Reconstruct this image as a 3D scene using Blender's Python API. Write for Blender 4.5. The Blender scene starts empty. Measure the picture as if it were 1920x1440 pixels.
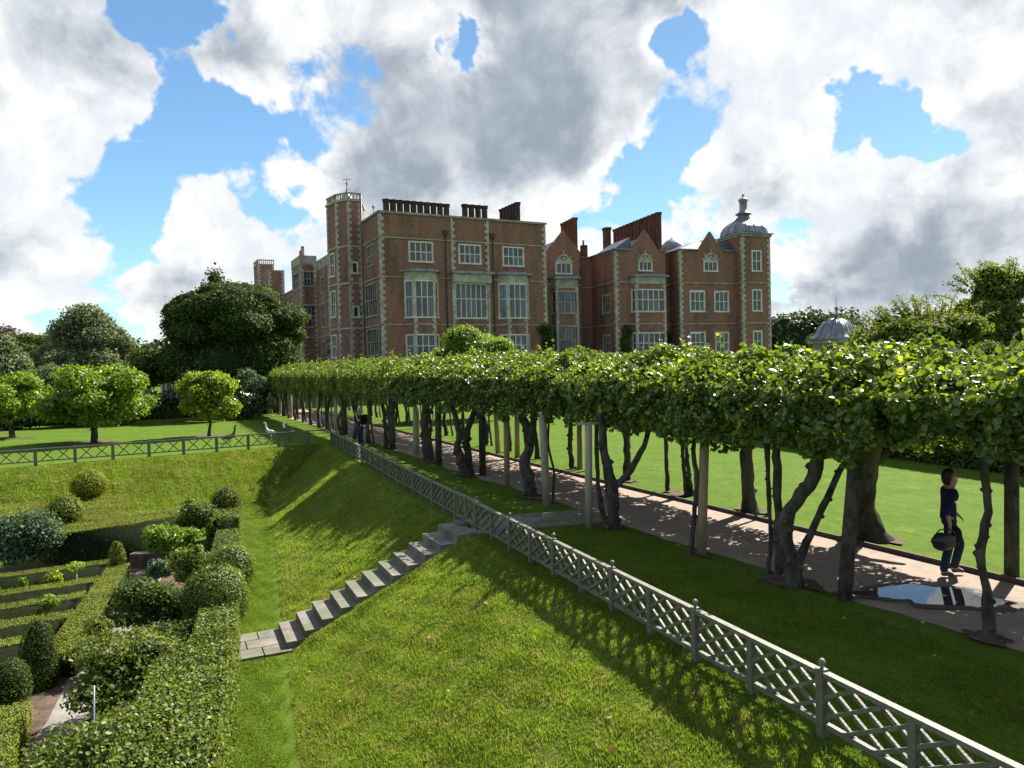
import bpy, bmesh, math, random
import numpy as np
from mathutils import Vector, Matrix
random.seed(7); RNG = np.random.default_rng(7)
R = math.radians
scene = bpy.context.scene
COL = scene.collection

# ------------------------------------------------------------ camera
cam_d = bpy.data.cameras.new('camera'); cam = bpy.data.objects.new('camera', cam_d); COL.objects.link(cam)
cam_d.sensor_width = 36.0; cam_d.lens = 1387.0 / 1920.0 * 36.0
cam_d.clip_start = 0.1; cam_d.clip_end = 6000
PITCH = math.atan(34 / 1387.0); ROLL = R(1.4)
_fw = Vector((0, math.cos(PITCH), -math.sin(PITCH))); _u0 = Vector((0, math.sin(PITCH), math.cos(PITCH))); _r0 = Vector((1, 0, 0))
_rt = _r0 * math.cos(ROLL) - _u0 * math.sin(ROLL); _up = _u0 * math.cos(ROLL) + _r0 * math.sin(ROLL)
_m = Matrix((_rt, _up, -_fw)).transposed().to_4x4(); _m.translation = Vector((0, 0, 3.5)); cam.matrix_world = _m
scene.camera = cam

# ------------------------------------------------------------ sun, sky, exposure
SUN_AZ, SUN_EL = R(42), R(44)
sdir = Vector((math.sin(SUN_AZ) * math.cos(SUN_EL), math.cos(SUN_AZ) * math.cos(SUN_EL), math.sin(SUN_EL)))
sun_d = bpy.data.lights.new('sun', 'SUN'); sun_d.energy = 5.0; sun_d.angle = R(0.53); sun_d.color = (1.0, 0.955, 0.87)
sun = bpy.data.objects.new('sun', sun_d); COL.objects.link(sun); sun.rotation_euler = sdir.to_track_quat('Z', 'Y').to_euler(); sun.location = (60, 60, 90)
scene.view_settings.view_transform = 'Standard'; scene.view_settings.look = 'None'
scene.view_settings.exposure = 1.55; scene.view_settings.gamma = 1.0
scene.view_settings.use_curve_mapping = False

class NT:
    def __init__(s, tree): s.t = tree; s.n = tree.nodes; s.l = tree.links
    def add(s, typ, **kw):
        n = s.n.new(typ)
        for k, v in kw.items(): setattr(n, k, v)
        return n
    def link(s, a, b): s.l.new(a, b)
    def val(s, sock, v):
        if isinstance(v, bpy.types.NodeSocket): s.l.new(v, sock)
        else: sock.default_value = v
    def math(s, op, a, b=0.0, c=0.0, clamp=False):
        n = s.add('ShaderNodeMath', operation=op, use_clamp=clamp)
        for i, v in enumerate((a, b, c)):
            s.val(n.inputs[i], v)
        return n.outputs[0]
    def vmath(s, op, a, b=None, scale=None):
        n = s.add('ShaderNodeVectorMath', operation=op); s.val(n.inputs[0], a)
        if b is not None: s.val(n.inputs[1], b)
        if scale is not None: s.val(n.inputs['Scale'], scale)
        return n.outputs['Value'] if op in ('DOT_PRODUCT', 'LENGTH', 'DISTANCE') else n.outputs[0]
    def noise(s, vec, scale, detail=4, rough=0.55, dist=0.0, out='Fac'):
        n = s.add('ShaderNodeTexNoise'); s.link(vec, n.inputs['Vector']); n.inputs['Scale'].default_value = scale
        n.inputs['Detail'].default_value = detail; n.inputs['Roughness'].default_value = rough; n.inputs['Distortion'].default_value = dist
        return n.outputs[out]
    def smooth(s, v, a, b, c=0.0, d=1.0):
        n = s.add('ShaderNodeMapRange', interpolation_type='SMOOTHSTEP'); s.val(n.inputs[0], v)
        for i, x in enumerate((a, b, c, d)): n.inputs[i + 1].default_value = x
        return n.outputs[0]
    def mix(s, f, a, b, blend='MIX'):
        n = s.add('ShaderNodeMix', data_type='RGBA', blend_type=blend); s.val(n.inputs[0], f)
        for i, v in ((6, a), (7, b)):
            if isinstance(v, tuple): v = tuple(v) + ((1.0,) if len(v) == 3 else ())
            s.val(n.inputs[i], v)
        return n.outputs[2]

world = bpy.data.worlds.new('World'); scene.world = world; world.use_nodes = True
W = NT(world.node_tree); W.n.clear()
wo = W.add('ShaderNodeOutputWorld')
sky = W.add('ShaderNodeTexSky', sky_type='NISHITA', sun_disc=False, sun_elevation=SUN_EL, sun_rotation=SUN_AZ, air_density=1.0, dust_density=0.35, ozone_density=2.0)
tc = W.add('ShaderNodeTexCoord'); gen = tc.outputs['Generated']
sx = W.add('ShaderNodeSeparateXYZ'); W.link(gen, sx.inputs[0])
zz = W.math('ADD', W.math('MAXIMUM', sx.outputs[2], 0.0), 0.16)
cx = W.add('ShaderNodeCombineXYZ'); W.link(W.math('DIVIDE', sx.outputs[0], zz), cx.inputs[0]); W.link(W.math('DIVIDE', sx.outputs[1], zz), cx.inputs[1])
cx.inputs[2].default_value = 3.7
plane = cx.outputs[0]
n_big = W.noise(plane, 1.3, 4, 0.55, 0.3)
n_bil = W.noise(gen, 5.0, 7, 0.56, 0.3)
n_fine = W.noise(gen, 13.0, 5, 0.6, 0.4)
n_det = W.noise(gen, 42.0, 3, 0.6)
wv = W.vmath('SUBTRACT', W.noise(gen, 5.0, 5, 0.62, 0, 'Color'), (0.5, 0.5, 0.5))
wd = W.vmath('NORMALIZE', W.vmath('ADD', gen, W.vmath('SCALE', wv, scale=0.22)))
def blobs(lst):
    acc = None
    for (c, rad, amp) in lst:
        v = Vector(c).normalized()
        k = 1.0 / (1 - math.cos(rad))
        e = W.math('POWER', 2.718, W.math('MULTIPLY', W.math('SUBTRACT', W.vmath('DOT_PRODUCT', wd, tuple(v)), 1.0), k))
        t = W.math('MULTIPLY', e, amp)
        acc = t if acc is None else W.math('ADD', acc, t)
    return acc
# openings of blue sky (negative) and heavier cloud (positive), as directions
HB = blobs([((-0.378, 0.838, 0.395), 0.043, -0.34), ((-0.413, 0.839, 0.355), 0.022, -0.2), ((-0.462, 0.836, 0.296), 0.068, 0.3), ((-0.339, 0.872, 0.354), 0.043, 0.2), ((-0.387, 0.876, 0.289), 0.04, -0.34), ((-0.454, 0.862, 0.225), 0.047, -0.34), ((-0.447, 0.875, 0.184), 0.029, -0.3), ((-0.259, 0.944, 0.203), 0.054, -0.36), ((-0.319, 0.924, 0.21), 0.029, -0.2), ((-0.043, 0.915, 0.402), 0.025, -0.42), ((-0.084, 0.915, 0.394), 0.014, -0.25), ((0.234, 0.901, 0.366), 0.03, -0.42), ((0.197, 0.948, 0.25), 0.036, -0.34), ((0.165, 0.966, 0.201), 0.054, -0.34), ((0.11, 0.978, 0.177), 0.029, -0.2), ((0.405, 0.868, 0.289), 0.029, -0.38), ((0.45, 0.848, 0.281), 0.03, -0.42), ((0.389, 0.89, 0.237), 0.022, -0.12), ((0.357, 0.928, 0.109), 0.036, -0.22), ((-0.528, 0.846, 0.071), 0.043, -0.16), ((-0.457, 0.887, 0.072), 0.036, -0.22), ((-0.336, 0.847, 0.413), 0.032, -0.25), ((-0.337, 0.893, 0.299), 0.022, -0.22), ((-0.311, 0.909, 0.278), 0.029, -0.2), ((0.482, 0.835, 0.264), 0.033, -0.4), ((0.538, 0.781, 0.319), 0.029, -0.2), ((0.349, 0.922, 0.167), 0.022, -0.1), ((0.408, 0.91, 0.073), 0.029, -0.12), ((-0.494, 0.808, 0.321), 0.101, 0.2), ((-0.532, 0.824, 0.194), 0.087, 0.2), ((-0.358, 0.918, 0.171), 0.065, 0.22), ((-0.21, 0.945, 0.253), 0.079, 0.18), ((-0.065, 0.942, 0.329), 0.195, 0.2), ((0.354, 0.864, 0.359), 0.072, 0.16), ((0.31, 0.923, 0.228), 0.065, 0.22), ((0.489, 0.853, 0.181), 0.123, 0.22), ((0.423, 0.882, 0.208), 0.043, 0.12), ((-0.537, 0.836, 0.113), 0.065, 0.12), ((0.47, 0.879, 0.081), 0.087, 0.1), ((0.088, 0.903, 0.42), 0.115, 0.16), ((-0.417, 0.901, 0.118), 0.05, 0.14), ((0.474, 0.815, 0.335), 0.079, 0.2), ((0.35, 0.887, 0.3), 0.043, 0.15), ((0.1, -0.85, 0.45), 0.7, -0.1), ((-0.9, -0.2, 0.5), 0.4, -0.2)])  # last entries: unseen gaps behind the view, added to weaken fill light
DB = blobs([((-0.316, 0.863, 0.393), 0.065, 0.22), ((-0.209, 0.903, 0.376), 0.101, 0.22), ((-0.065, 0.942, 0.329), 0.123, 0.2), ((0.076, 0.923, 0.377), 0.115, 0.18), ((-0.143, 0.951, 0.273), 0.087, 0.2), ((0.048, 0.961, 0.271), 0.079, 0.2), ((0.212, 0.883, 0.42), 0.065, 0.22), ((0.474, 0.795, 0.377), 0.087, 0.26), ((0.528, 0.839, 0.135), 0.087, 0.2), ((0.361, 0.921, 0.147), 0.058, 0.15), ((-0.39, 0.848, 0.358), 0.05, 0.2), ((-0.429, 0.897, 0.105), 0.058, 0.22), ((0.155, 0.934, 0.321), 0.05, 0.12), ((-0.467, 0.814, 0.346), 0.043, 0.12), ((-0.543, 0.828, 0.142), 0.043, 0.18), ((0.268, 0.938, 0.219), 0.043, 0.16), ((0.445, 0.892, 0.083), 0.087, 0.2), ((-0.035, 0.97, 0.241), 0.072, 0.12), ((-0.488, 0.825, 0.287), 0.058, -0.22), ((-0.345, 0.92, 0.184), 0.058, -0.25), ((0.347, 0.879, 0.328), 0.094, -0.4), ((0.447, 0.829, 0.336), 0.079, -0.3), ((0.313, 0.91, 0.27), 0.05, -0.3), ((0.419, 0.872, 0.255), 0.065, -0.3), ((-0.521, 0.834, 0.184), 0.058, -0.18), ((-0.257, 0.923, 0.287), 0.043, -0.1), ((0.131, 0.963, 0.236), 0.036, -0.3), ((-0.262, 0.935, 0.238), 0.036, -0.15), ((-0.522, 0.848, 0.09), 0.043, -0.15), ((0.404, 0.898, 0.174), 0.043, -0.2), ((0, 0.25, 1), 0.55, 0.35), ((0.1, -1, 0.35), 0.9, 0.45), ((-1, -0.1, 0.3), 0.5, 0.3), ((1, -0.1, 0.3), 0.5, 0.3)])  # last entries: unseen dark cloud overhead, behind and beside, added to dim ambient light

def cen(n, k): return W.math('MULTIPLY', W.math('SUBTRACT', n, 0.5), k)
def add(*v):
    r = v[0]
    for x in v[1:]: r = W.math('ADD', r, x)
    return r
body = add(cen(n_big, 0.7), cen(n_bil, 1.25), HB, 0.105)
dens = add(body, cen(n_fine, 0.42), cen(n_det, 0.12))
mask = W.smooth(dens, -0.005, 0.105)
# light comes from behind and above: thin rims glow, bodies and bases go grey
up = (0.02, 0.02, 0.05)
rel = add(cen(W.noise(W.vmath('ADD', gen, up), 5.0, 7, 0.56, 0.3), 1.0), W.math('MULTIPLY', cen(n_bil, 1.0), -1.0))
rel2 = add(cen(W.noise(W.vmath('ADD', gen, (0.008, 0.008, 0.018)), 13.0, 5, 0.6, 0.4), 1.0), W.math('MULTIPLY', cen(n_fine, 1.0), -1.0))
thick = W.smooth(add(body, DB, W.math('MULTIPLY', rel, 1.1), W.math('MULTIPLY', rel2, 0.25)), 0.19, 0.68)
shade = W.smooth(add(W.math('MULTIPLY', rel, -1.0), W.math('MULTIPLY', rel2, -0.5), cen(n_fine, 0.25)), -0.17, 0.15)
white = W.mix(shade, (0.86, 0.91, 0.97), (1.10, 1.10, 1.09))
grey = W.mix(shade, (0.36, 0.42, 0.50), (0.50, 0.57, 0.65))
ccol = W.mix(thick, white, grey)
bs = W.add('ShaderNodeBackground'); W.link(W.mix(0.8, sky.outputs[0], W.mix(1.0, sky.outputs[0], (0.76, 1.04, 1.12), 'MULTIPLY')), bs.inputs[0]); sd_ = W.math('MAXIMUM', W.vmath('DOT_PRODUCT', gen, tuple(sdir)), 0.0)
W.link(W.math('MULTIPLY', W.math('SUBTRACT', 1.12, W.math('MULTIPLY', W.math('MULTIPLY', sd_, sd_), 0.48)), 0.055), bs.inputs[1])
bc = W.add('ShaderNodeBackground'); W.link(ccol, bc.inputs[0]); bc.inputs[1].default_value = 0.332
ms = W.add('ShaderNodeMixShader'); W.link(mask, ms.inputs[0]); W.link(bs.outputs[0], ms.inputs[1]); W.link(bc.outputs[0], ms.inputs[2]); W.link(ms.outputs[0], wo.inputs[0])

# ------------------------------------------------------------ helpers
def tag(o, label=None, cat=None, group=None, kind=None):
    if label: o['label'] = label
    if cat: o['category'] = cat
    if group: o['group'] = group
    if kind: o['kind'] = kind
    return o
def empty(name, loc, label, cat, group=None, rz=0.0):
    o = bpy.data.objects.new(name, None); COL.objects.link(o); o.location = loc; o.rotation_euler = (0, 0, rz)
    o.empty_display_size = 0.3
    return tag(o, label, cat, group)
def addobj(name, me, mats, parent=None):
    o = bpy.data.objects.new(name, me)
    for m in (mats if isinstance(mats, (list, tuple)) else [mats]):
        if m and m.name not in [x.name for x in me.materials if x]: me.materials.append(m)
    COL.objects.link(o)
    if parent is not None:
        o.parent = parent
        o.matrix_parent_inverse = pinv(parent)
    return o
def pinv(p):
    return wmat(p).inverted()
def wmat(o):
    l = Matrix.LocRotScale(o.location, o.rotation_euler, o.scale)
    if o.parent is None: return l
    return wmat(o.parent) @ o.matrix_parent_inverse @ l
def npmesh(name, V, faces_list, matidx=None, smooth=False):
    """V (N,3); faces_list: list of int arrays (M,k)"""
    me = bpy.data.meshes.new(name)
    V = np.asarray(V, dtype=np.float32)
    me.vertices.add(len(V)); me.vertices.foreach_set('co', V.ravel())
    loops = np.concatenate([f.ravel() for f in faces_list]).astype(np.int32)
    tot = np.concatenate([np.full(len(f), f.shape[1]) for f in faces_list]).astype(np.int32)
    st = np.concatenate([[0], np.cumsum(tot)[:-1]]).astype(np.int32)
    me.loops.add(len(loops)); me.loops.foreach_set('vertex_index', loops)
    me.polygons.add(len(tot)); me.polygons.foreach_set('loop_start', st); me.polygons.foreach_set('loop_total', tot)
    if matidx is not None: me.polygons.foreach_set('material_index', np.asarray(matidx, dtype=np.int32))
    if smooth: me.polygons.foreach_set('use_smooth', np.ones(len(tot), dtype=bool))
    me.update(calc_edges=True)
    return me
class MB:
    """collects polygons into one mesh"""
    def __init__(s): s.v = []; s.f = []; s.sm = []
    def poly(s, pts, smooth=False):
        b = len(s.v); s.v += [tuple(p) for p in pts]; s.f.append(list(range(b, b + len(pts)))); s.sm.append(smooth)
    def hexa(s, P):  # 8 corners: bottom 4 ccw, top 4 ccw
        b = len(s.v); s.v += [tuple(p) for p in P]
        for q in ((3, 2, 1, 0), (4, 5, 6, 7), (0, 1, 5, 4), (1, 2, 6, 5), (2, 3, 7, 6), (3, 0, 4, 7)):
            s.f.append([b + i for i in q]); s.sm.append(False)
    def box(s, x0, x1, y0, y1, z0, z1, M=None):
        P = [(x0, y0, z0), (x1, y0, z0), (x1, y1, z0), (x0, y1, z0), (x0, y0, z1), (x1, y0, z1), (x1, y1, z1), (x0, y1, z1)]
        if M: P = [M(*p) for p in P]
        s.hexa(P)
    def bar(s, a, b, w, h, up=(0, 0, 1)):
        a = Vector(a); b = Vector(b); d = (b - a).normalized(); u = Vector(up)
        r = d.cross(u).normalized(); u = r.cross(d)
        r = r * w / 2; u = u * h / 2
        s.hexa([a - r - u, b - r - u, b + r - u, a + r - u, a - r + u, b - r + u, b + r + u, a + r + u])
    def prism(s, poly, z0, z1):
        n = len(poly); b = len(s.v)
        s.v += [(p[0], p[1], z0) for p in poly] + [(p[0], p[1], z1) for p in poly]
        s.f.append([b + i for i in range(n)][::-1]); s.f.append([b + n + i for i in range(n)]); s.sm += [False] * 2
        for i in range(n):
            j = (i + 1) % n; s.f.append([b + i, b + j, b + n + j, b + n + i]); s.sm.append(False)
    def tube(s, pts, rad, seg=8, smooth=True, cap=True):
        pts = [Vector(p) for p in pts]; n = len(pts)
        if not isinstance(rad, (list, tuple)): rad = [rad] * n
        rings = []; prev = None
        for i, p in enumerate(pts):
            d = (pts[min(i + 1, n - 1)] - pts[max(i - 1, 0)]).normalized()
            if prev is None:
                a = d.cross(Vector((0, 1, 0.1))).normalized()
            else:
                a = (prev - d * prev.dot(d)).normalized()
            prev = a; b = d.cross(a)
            base = len(s.v)
            for k in range(seg):
                t = 2 * math.pi * k / seg
                s.v.append(tuple(p + (a * math.cos(t) + b * math.sin(t)) * rad[i]))
            rings.append(base)
        for i in range(n - 1):
            for k in range(seg):
                k2 = (k + 1) % seg
                s.f.append([rings[i] + k, rings[i] + k2, rings[i + 1] + k2, rings[i + 1] + k]); s.sm.append(smooth)
        if cap:
            s.f.append([rings[0] + k for k in range(seg)][::-1]); s.f.append([rings[-1] + k for k in range(seg)]); s.sm += [False, False]
    def lathe(s, c, prof, seg=12, smooth=True, sq=None, M=None):
        """prof list (r,z); sq = superellipse exponent for squarish plans"""
        base = len(s.v)
        for (r, z) in prof:
            for k in range(seg):
                t = 2 * math.pi * (k + 0.5) / seg; x, y = math.cos(t), math.sin(t)
                if sq:
                    q = (abs(x) ** sq + abs(y) ** sq) ** (-1.0 / sq); x *= q; y *= q
                p = (c[0] + x * r, c[1] + y * r, c[2] + z)
                s.v.append(tuple(M(*p)) if M else p)
        for i in range(len(prof) - 1):
            for k in range(seg):
                k2 = (k + 1) % seg
                s.f.append([base + i * seg + k, base + i * seg + k2, base + (i + 1) * seg + k2, base + (i + 1) * seg + k]); s.sm.append(smooth)
        s.f.append([base + k for k in range(seg)][::-1]); s.sm.append(False)
        e = base + (len(prof) - 1) * seg; s.f.append([e + k for k in range(seg)]); s.sm.append(False)
    def build(s, name, mats, parent=None, bevel=0.0):
        me = bpy.data.meshes.new(name); me.from_pydata(s.v, [], s.f)
        me.polygons.foreach_set('use_smooth', s.sm); me.update()
        o = addobj(name, me, mats, parent)
        return o

# ------------------------------------------------------------ materials
MATS = {}
KA = 0.90   # all surface colours are entered for one exposure and scaled together
def newmat(name):
    m = bpy.data.materials.new(name); m.use_nodes = True; MATS[name] = m
    N = NT(m.node_tree); N.n.clear(); out = N.add('ShaderNodeOutputMaterial')
    return m, N, out
def pbsdf(N, rough=0.7, spec=0.5, metal=0.0):
    p = N.add('ShaderNodeBsdfPrincipled'); p.inputs['Roughness'].default_value = rough
    p.inputs['Specular IOR Level'].default_value = spec; p.inputs['Metallic'].default_value = metal
    return p
def solid(name, c1, c2=None, scale=5.0, rough=0.7, spec=0.4, metal=0.0, bump=0.0, bscale=30.0, detail=6, stretch=None, c3=None, lo=0.35, hi=0.65):
    m, N, out = newmat(name); p = pbsdf(N, rough, spec, metal)
    c1, c2 = tuple(x * KA for x in c1), (tuple(x * KA for x in c2) if c2 else None)
    if c3: c3 = tuple(x * KA for x in c3)
    tcn = N.add('ShaderNodeTexCoord'); geo = N.add('ShaderNodeNewGeometry')
    v = geo.outputs['Position']
    if stretch: v = N.vmath('MULTIPLY', v, stretch)
    if c2 is None: c2 = tuple(x * 0.75 for x in c1)
    f = N.smooth(N.noise(v, scale, detail, 0.6), lo, hi)
    col = N.mix(f, c1, c2)
    if c3 is not None: col = N.mix(N.smooth(N.noise(v, scale * 0.23, 5, 0.6), 0.45, 0.62), col, c3)
    N.link(col, p.inputs['Base Color'])
    if bump:
        b = N.add('ShaderNodeBump'); b.inputs['Strength'].default_value = bump; b.inputs['Distance'].default_value = 0.03
        N.link(N.noise(v, bscale, 5, 0.6), b.inputs['Height']); N.link(b.outputs[0], p.inputs['Normal'])
    N.link(p.outputs[0], out.inputs[0])
    return m
def leafmat(name, c1, c2, c3=None, trans=0.42, rough=0.42, tint=None, spec=0.45, patch=None):
    m, N, out = newmat(name); geo = N.add('ShaderNodeNewGeometry')
    c1, c2, c3, patch = [tuple(x * KA for x in c) if c else c for c in (c1, c2, c3, patch)]
    r = geo.outputs['Random Per Island']
    cr = N.add('ShaderNodeValToRGB'); N.link(r, cr.inputs[0]); e = cr.color_ramp.elements
    e[0].color = tuple(c1) + (1,); e[1].color = tuple(c2) + (1,)
    if c3: x = cr.color_ramp.elements.new(0.88); x.color = tuple(c2) + (1,); e[-1].color = tuple(c3) + (1,)
    big = N.smooth(N.noise(geo.outputs['Position'], 0.9, 3, 0.5), 0.3, 0.7, 0.8, 1.15)
    hs = N.add('ShaderNodeHueSaturation'); N.link(cr.outputs[0], hs.inputs['Color']); N.link(big, hs.inputs['Value'])
    col = hs.outputs[0]
    if patch: col = N.mix(N.smooth(N.noise(geo.outputs['Position'], 2.6, 4, 0.65), 0.46, 0.66, 0, 0.75), col, patch); col = N.mix(N.smooth(N.noise(geo.outputs['Position'], 10.0, 4, 0.65), 0.50, 0.66, 0, 0.8), col, tuple(x * .35 for x in c2))
    p = pbsdf(N, rough, spec); N.link(col, p.inputs['Base Color'])
    t = N.add('ShaderNodeBsdfTranslucent')
    tcol = N.mix(1.0, col, tint or (1.35, 1.25, 0.55), 'MULTIPLY'); N.link(tcol, t.inputs[0])
    mx = N.add('ShaderNodeMixShader'); mx.inputs[0].default_value = trans
    N.link(p.outputs[0], mx.inputs[1]); N.link(t.outputs[0], mx.inputs[2]); N.link(mx.outputs[0], out.inputs[0])
    return m

BRICK, N, out = newmat('brick')
geo = N.add('ShaderNodeNewGeometry'); sp = N.add('ShaderNodeSeparateXYZ'); N.link(geo.outputs['Position'], sp.inputs[0])
cb = N.add('ShaderNodeCombineXYZ'); N.link(N.math('ADD', sp.outputs[0], N.math('MULTIPLY', sp.outputs[1], 0.5)), cb.inputs[0]); N.link(sp.outputs[2], cb.inputs[1])
bt = N.add('ShaderNodeTexBrick'); N.link(cb.outputs[0], bt.inputs['Vector']); bt.inputs['Scale'].default_value = 1.0
bt.inputs['Brick Width'].default_value = 0.24; bt.inputs['Row Height'].default_value = 0.085; bt.inputs['Mortar Size'].default_value = 0.006
bt.inputs['Color1'].default_value = (0.31, 0.132, 0.086, 1); bt.inputs['Color2'].default_value = (0.20, 0.088, 0.061, 1); bt.inputs['Mortar'].default_value = (0.25, 0.19, 0.15, 1)
st1 = N.noise(N.vmath('MULTIPLY', geo.outputs['Position'], (1, 1, 0.25)), 0.5, 6, 0.65)
c = N.mix(N.smooth(st1, 0.46, 0.72), bt.outputs[0], (0.105, 0.066, 0.048))
c = N.mix(N.smooth(N.noise(geo.outputs['Position'], 2.8, 7, 0.7), 0.5, 0.68, 0, 0.55), c, (0.33, 0.18, 0.125)); c = N.mix(N.smooth(N.noise(geo.outputs['Position'], 6.0, 6, 0.7), 0.48, 0.66, 0, 0.6), c, (0.09, 0.05, 0.038))
p = pbsdf(N, 0.85, 0.25); N.link(c, p.inputs['Base Color']); N.link(p.outputs[0], out.inputs[0])

STONE = solid('limestone', (0.42, 0.36, 0.285), (0.235, 0.20, 0.155), 1.2, 0.8, 0.3)
WSTONE = solid('pale_stone', (0.52, 0.465, 0.39), (0.32, 0.285, 0.235), 1.5, 0.75, 0.3)
WINST = solid('window_stone', (0.74, 0.68, 0.58), (0.56, 0.51, 0.43), 1.5, 0.75, 0.3)
LEADCAME = solid('lead_cames', (0.12, 0.125, 0.13), (0.08, 0.085, 0.09), 3, 0.6, 0.3)
SOOT = solid('sooty_brick', (0.09, 0.05, 0.04), (0.045, 0.03, 0.026), 2.0, 0.9, 0.2)
CHIM = solid('chimney_brick', (0.17, 0.068, 0.046), (0.085, 0.040, 0.030), 1.5, 0.85, 0.2)
LEAD = solid('lead_sheet', (0.27, 0.285, 0.31), (0.15, 0.165, 0.19), 1.3, 0.42, 0.5, metal=0.35)
SLATE = solid('slate', (0.10, 0.105, 0.13), (0.06, 0.065, 0.08), 2.5, 0.45, 0.5)
IRON = solid('dark_iron', (0.03, 0.03, 0.032), (0.05, 0.045, 0.04), 4, 0.5, 0.4)
WOODG = solid('weathered_oak', (0.175, 0.155, 0.12), (0.10, 0.088, 0.068), 9, 0.5, 0.6, bump=0.4, bscale=60, c3=(0.12, 0.12, 0.08))
WOODP = solid('post_timber', (0.40, 0.285, 0.17), (0.30, 0.20, 0.115), 3, 0.75, 0.25, stretch=(1, 1, 0.15), bump=0.3, bscale=30)
WOODW = solid('pale_post_timber', (0.42, 0.36, 0.27), (0.33, 0.27, 0.19), 3, 0.75, 0.25, stretch=(1, 1, 0.15), bump=0.3, bscale=30)
BARK = solid('bark', (0.072, 0.055, 0.040), (0.030, 0.023, 0.017), 7, 0.9, 0.2, stretch=(1, 1, 0.4), bump=0.9, bscale=22, c3=(0.10, 0.09, 0.06))
BARKG = solid('grey_bark', (0.105, 0.088, 0.068), (0.040, 0.033, 0.026), 8, 0.85, 0.25, stretch=(1, 1, 0.5), bump=0.8, bscale=25)
GRAVEL = solid('gravel', (0.36, 0.275, 0.215), (0.27, 0.205, 0.16), 3.0, 0.9, 0.25, bump=0.6, bscale=70, c3=(0.30, 0.235, 0.18), detail=9)
PAVING = solid('stone_paving', (0.215, 0.195, 0.16), (0.115, 0.105, 0.085), 2.2, 0.75, 0.3, bump=0.4, bscale=18, c3=(0.12, 0.125, 0.075))
SOIL = solid('soil', (0.135, 0.095, 0.065), (0.075, 0.052, 0.037), 4, 0.95, 0.15, bump=0.9, bscale=25)
DPATH = solid('grey_path', (0.26, 0.235, 0.21), (0.19, 0.17, 0.15), 3, 0.9, 0.25, bump=0.5, bscale=40)
EDGEW = solid('edging_timber', (0.10, 0.07, 0.05), (0.06, 0.042, 0.03), 6, 0.8, 0.3)
DBRICK = solid('old_dark_brick', (0.13, 0.10, 0.085), (0.07, 0.055, 0.045), 6, 0.9, 0.2, bump=0.4)

GLASS, N, out = newmat('window_glass')
geo = N.add('ShaderNodeNewGeometry'); p = pbsdf(N, 0.08, 0.9)
rc = N.add('ShaderNodeValToRGB'); N.link(geo.outputs['Random Per Island'], rc.inputs[0]); e = rc.color_ramp.elements
e[0].color = (0.006, 0.007, 0.010, 1); e[1].color = (0.085, 0.10, 0.13, 1)
x = rc.color_ramp.elements.new(0.55); x.color = (0.014, 0.017, 0.024, 1)
sp = N.add('ShaderNodeSeparateXYZ'); N.link(geo.outputs['Position'], sp.inputs[0])
N.link(rc.outputs[0], p.inputs['Base Color'])
b = N.add('ShaderNodeBump'); b.inputs['Strength'].default_value = 0.5; b.inputs['Distance'].default_value = 0.05
N.link(N.noise(geo.outputs['Position'], 2.2, 3, 0.6), b.inputs['Height']); N.link(b.outputs[0], p.inputs['Normal']); N.link(p.outputs[0], out.inputs[0])

PUDDLE, N, out = newmat('puddle_water')
p = pbsdf(N, 0.02, 0.75); p.inputs['Base Color'].default_value = (0.05, 0.045, 0.04, 1); p.inputs['IOR'].default_value = 1.33; N.link(p.outputs[0], out.inputs[0])
p.inputs['Metallic'].default_value = 0.0

L_LIME = leafmat('lime_leaves', (0.065, 0.12, 0.016), (0.175, 0.25, 0.026), (0.36, 0.42, 0.06), 0.46, 0.40, spec=0.85)
L_LIME_FAR = leafmat('lime_leaves_fine', (0.075, 0.13, 0.020), (0.17, 0.245, 0.030), (0.30, 0.36, 0.06), 0.5, 0.42, spec=0.5)
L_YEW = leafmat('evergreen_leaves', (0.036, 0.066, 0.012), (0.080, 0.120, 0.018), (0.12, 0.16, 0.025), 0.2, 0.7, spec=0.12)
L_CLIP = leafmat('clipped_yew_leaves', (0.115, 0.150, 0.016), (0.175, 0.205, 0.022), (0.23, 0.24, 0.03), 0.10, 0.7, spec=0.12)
L_BOXY = leafmat('clipped_hedge_leaves', (0.070, 0.115, 0.016), (0.165, 0.215, 0.028), (0.28, 0.31, 0.06), 0.35, 0.5, spec=0.3)
L_GOLD = leafmat('golden_yew_leaves', (0.17, 0.20, 0.018), (0.29, 0.31, 0.026), (0.40, 0.40, 0.04), 0.35, 0.6, spec=0.15)
L_BRIGHT = leafmat('bright_leaves', (0.085, 0.17, 0.015), (0.20, 0.32, 0.022), (0.33, 0.42, 0.035), 0.5, 0.42)
L_YELLOW = leafmat('yellow_green_leaves', (0.13, 0.21, 0.014), (0.26, 0.35, 0.022), (0.40, 0.44, 0.05), 0.5, 0.42)
L_GREY = leafmat('grey_green_leaves', (0.085, 0.115, 0.055), (0.17, 0.205, 0.105), (0.30, 0.32, 0.22), 0.3, 0.65, spec=0.15)
L_BLUE = leafmat('blue_green_leaves', (0.05, 0.10, 0.055), (0.12, 0.19, 0.10), (0.28, 0.33, 0.25), 0.3, 0.65, spec=0.15)
L_MID = leafmat('mid_green_leaves', (0.042, 0.080, 0.018), (0.095, 0.145, 0.028), (0.16, 0.21, 0.05), 0.35, 0.65, spec=0.15)
L_ACACIA = leafmat('feathery_leaves', (0.10, 0.145, 0.026), (0.20, 0.25, 0.045), (0.30, 0.33, 0.08), 0.45, 0.65, spec=0.15)
L_PURPLE = leafmat('copper_leaves', (0.045, 0.020, 0.022), (0.085, 0.040, 0.040), None, 0.3, 0.5, tint=(1.2, 0.8, 0.8))
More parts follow.
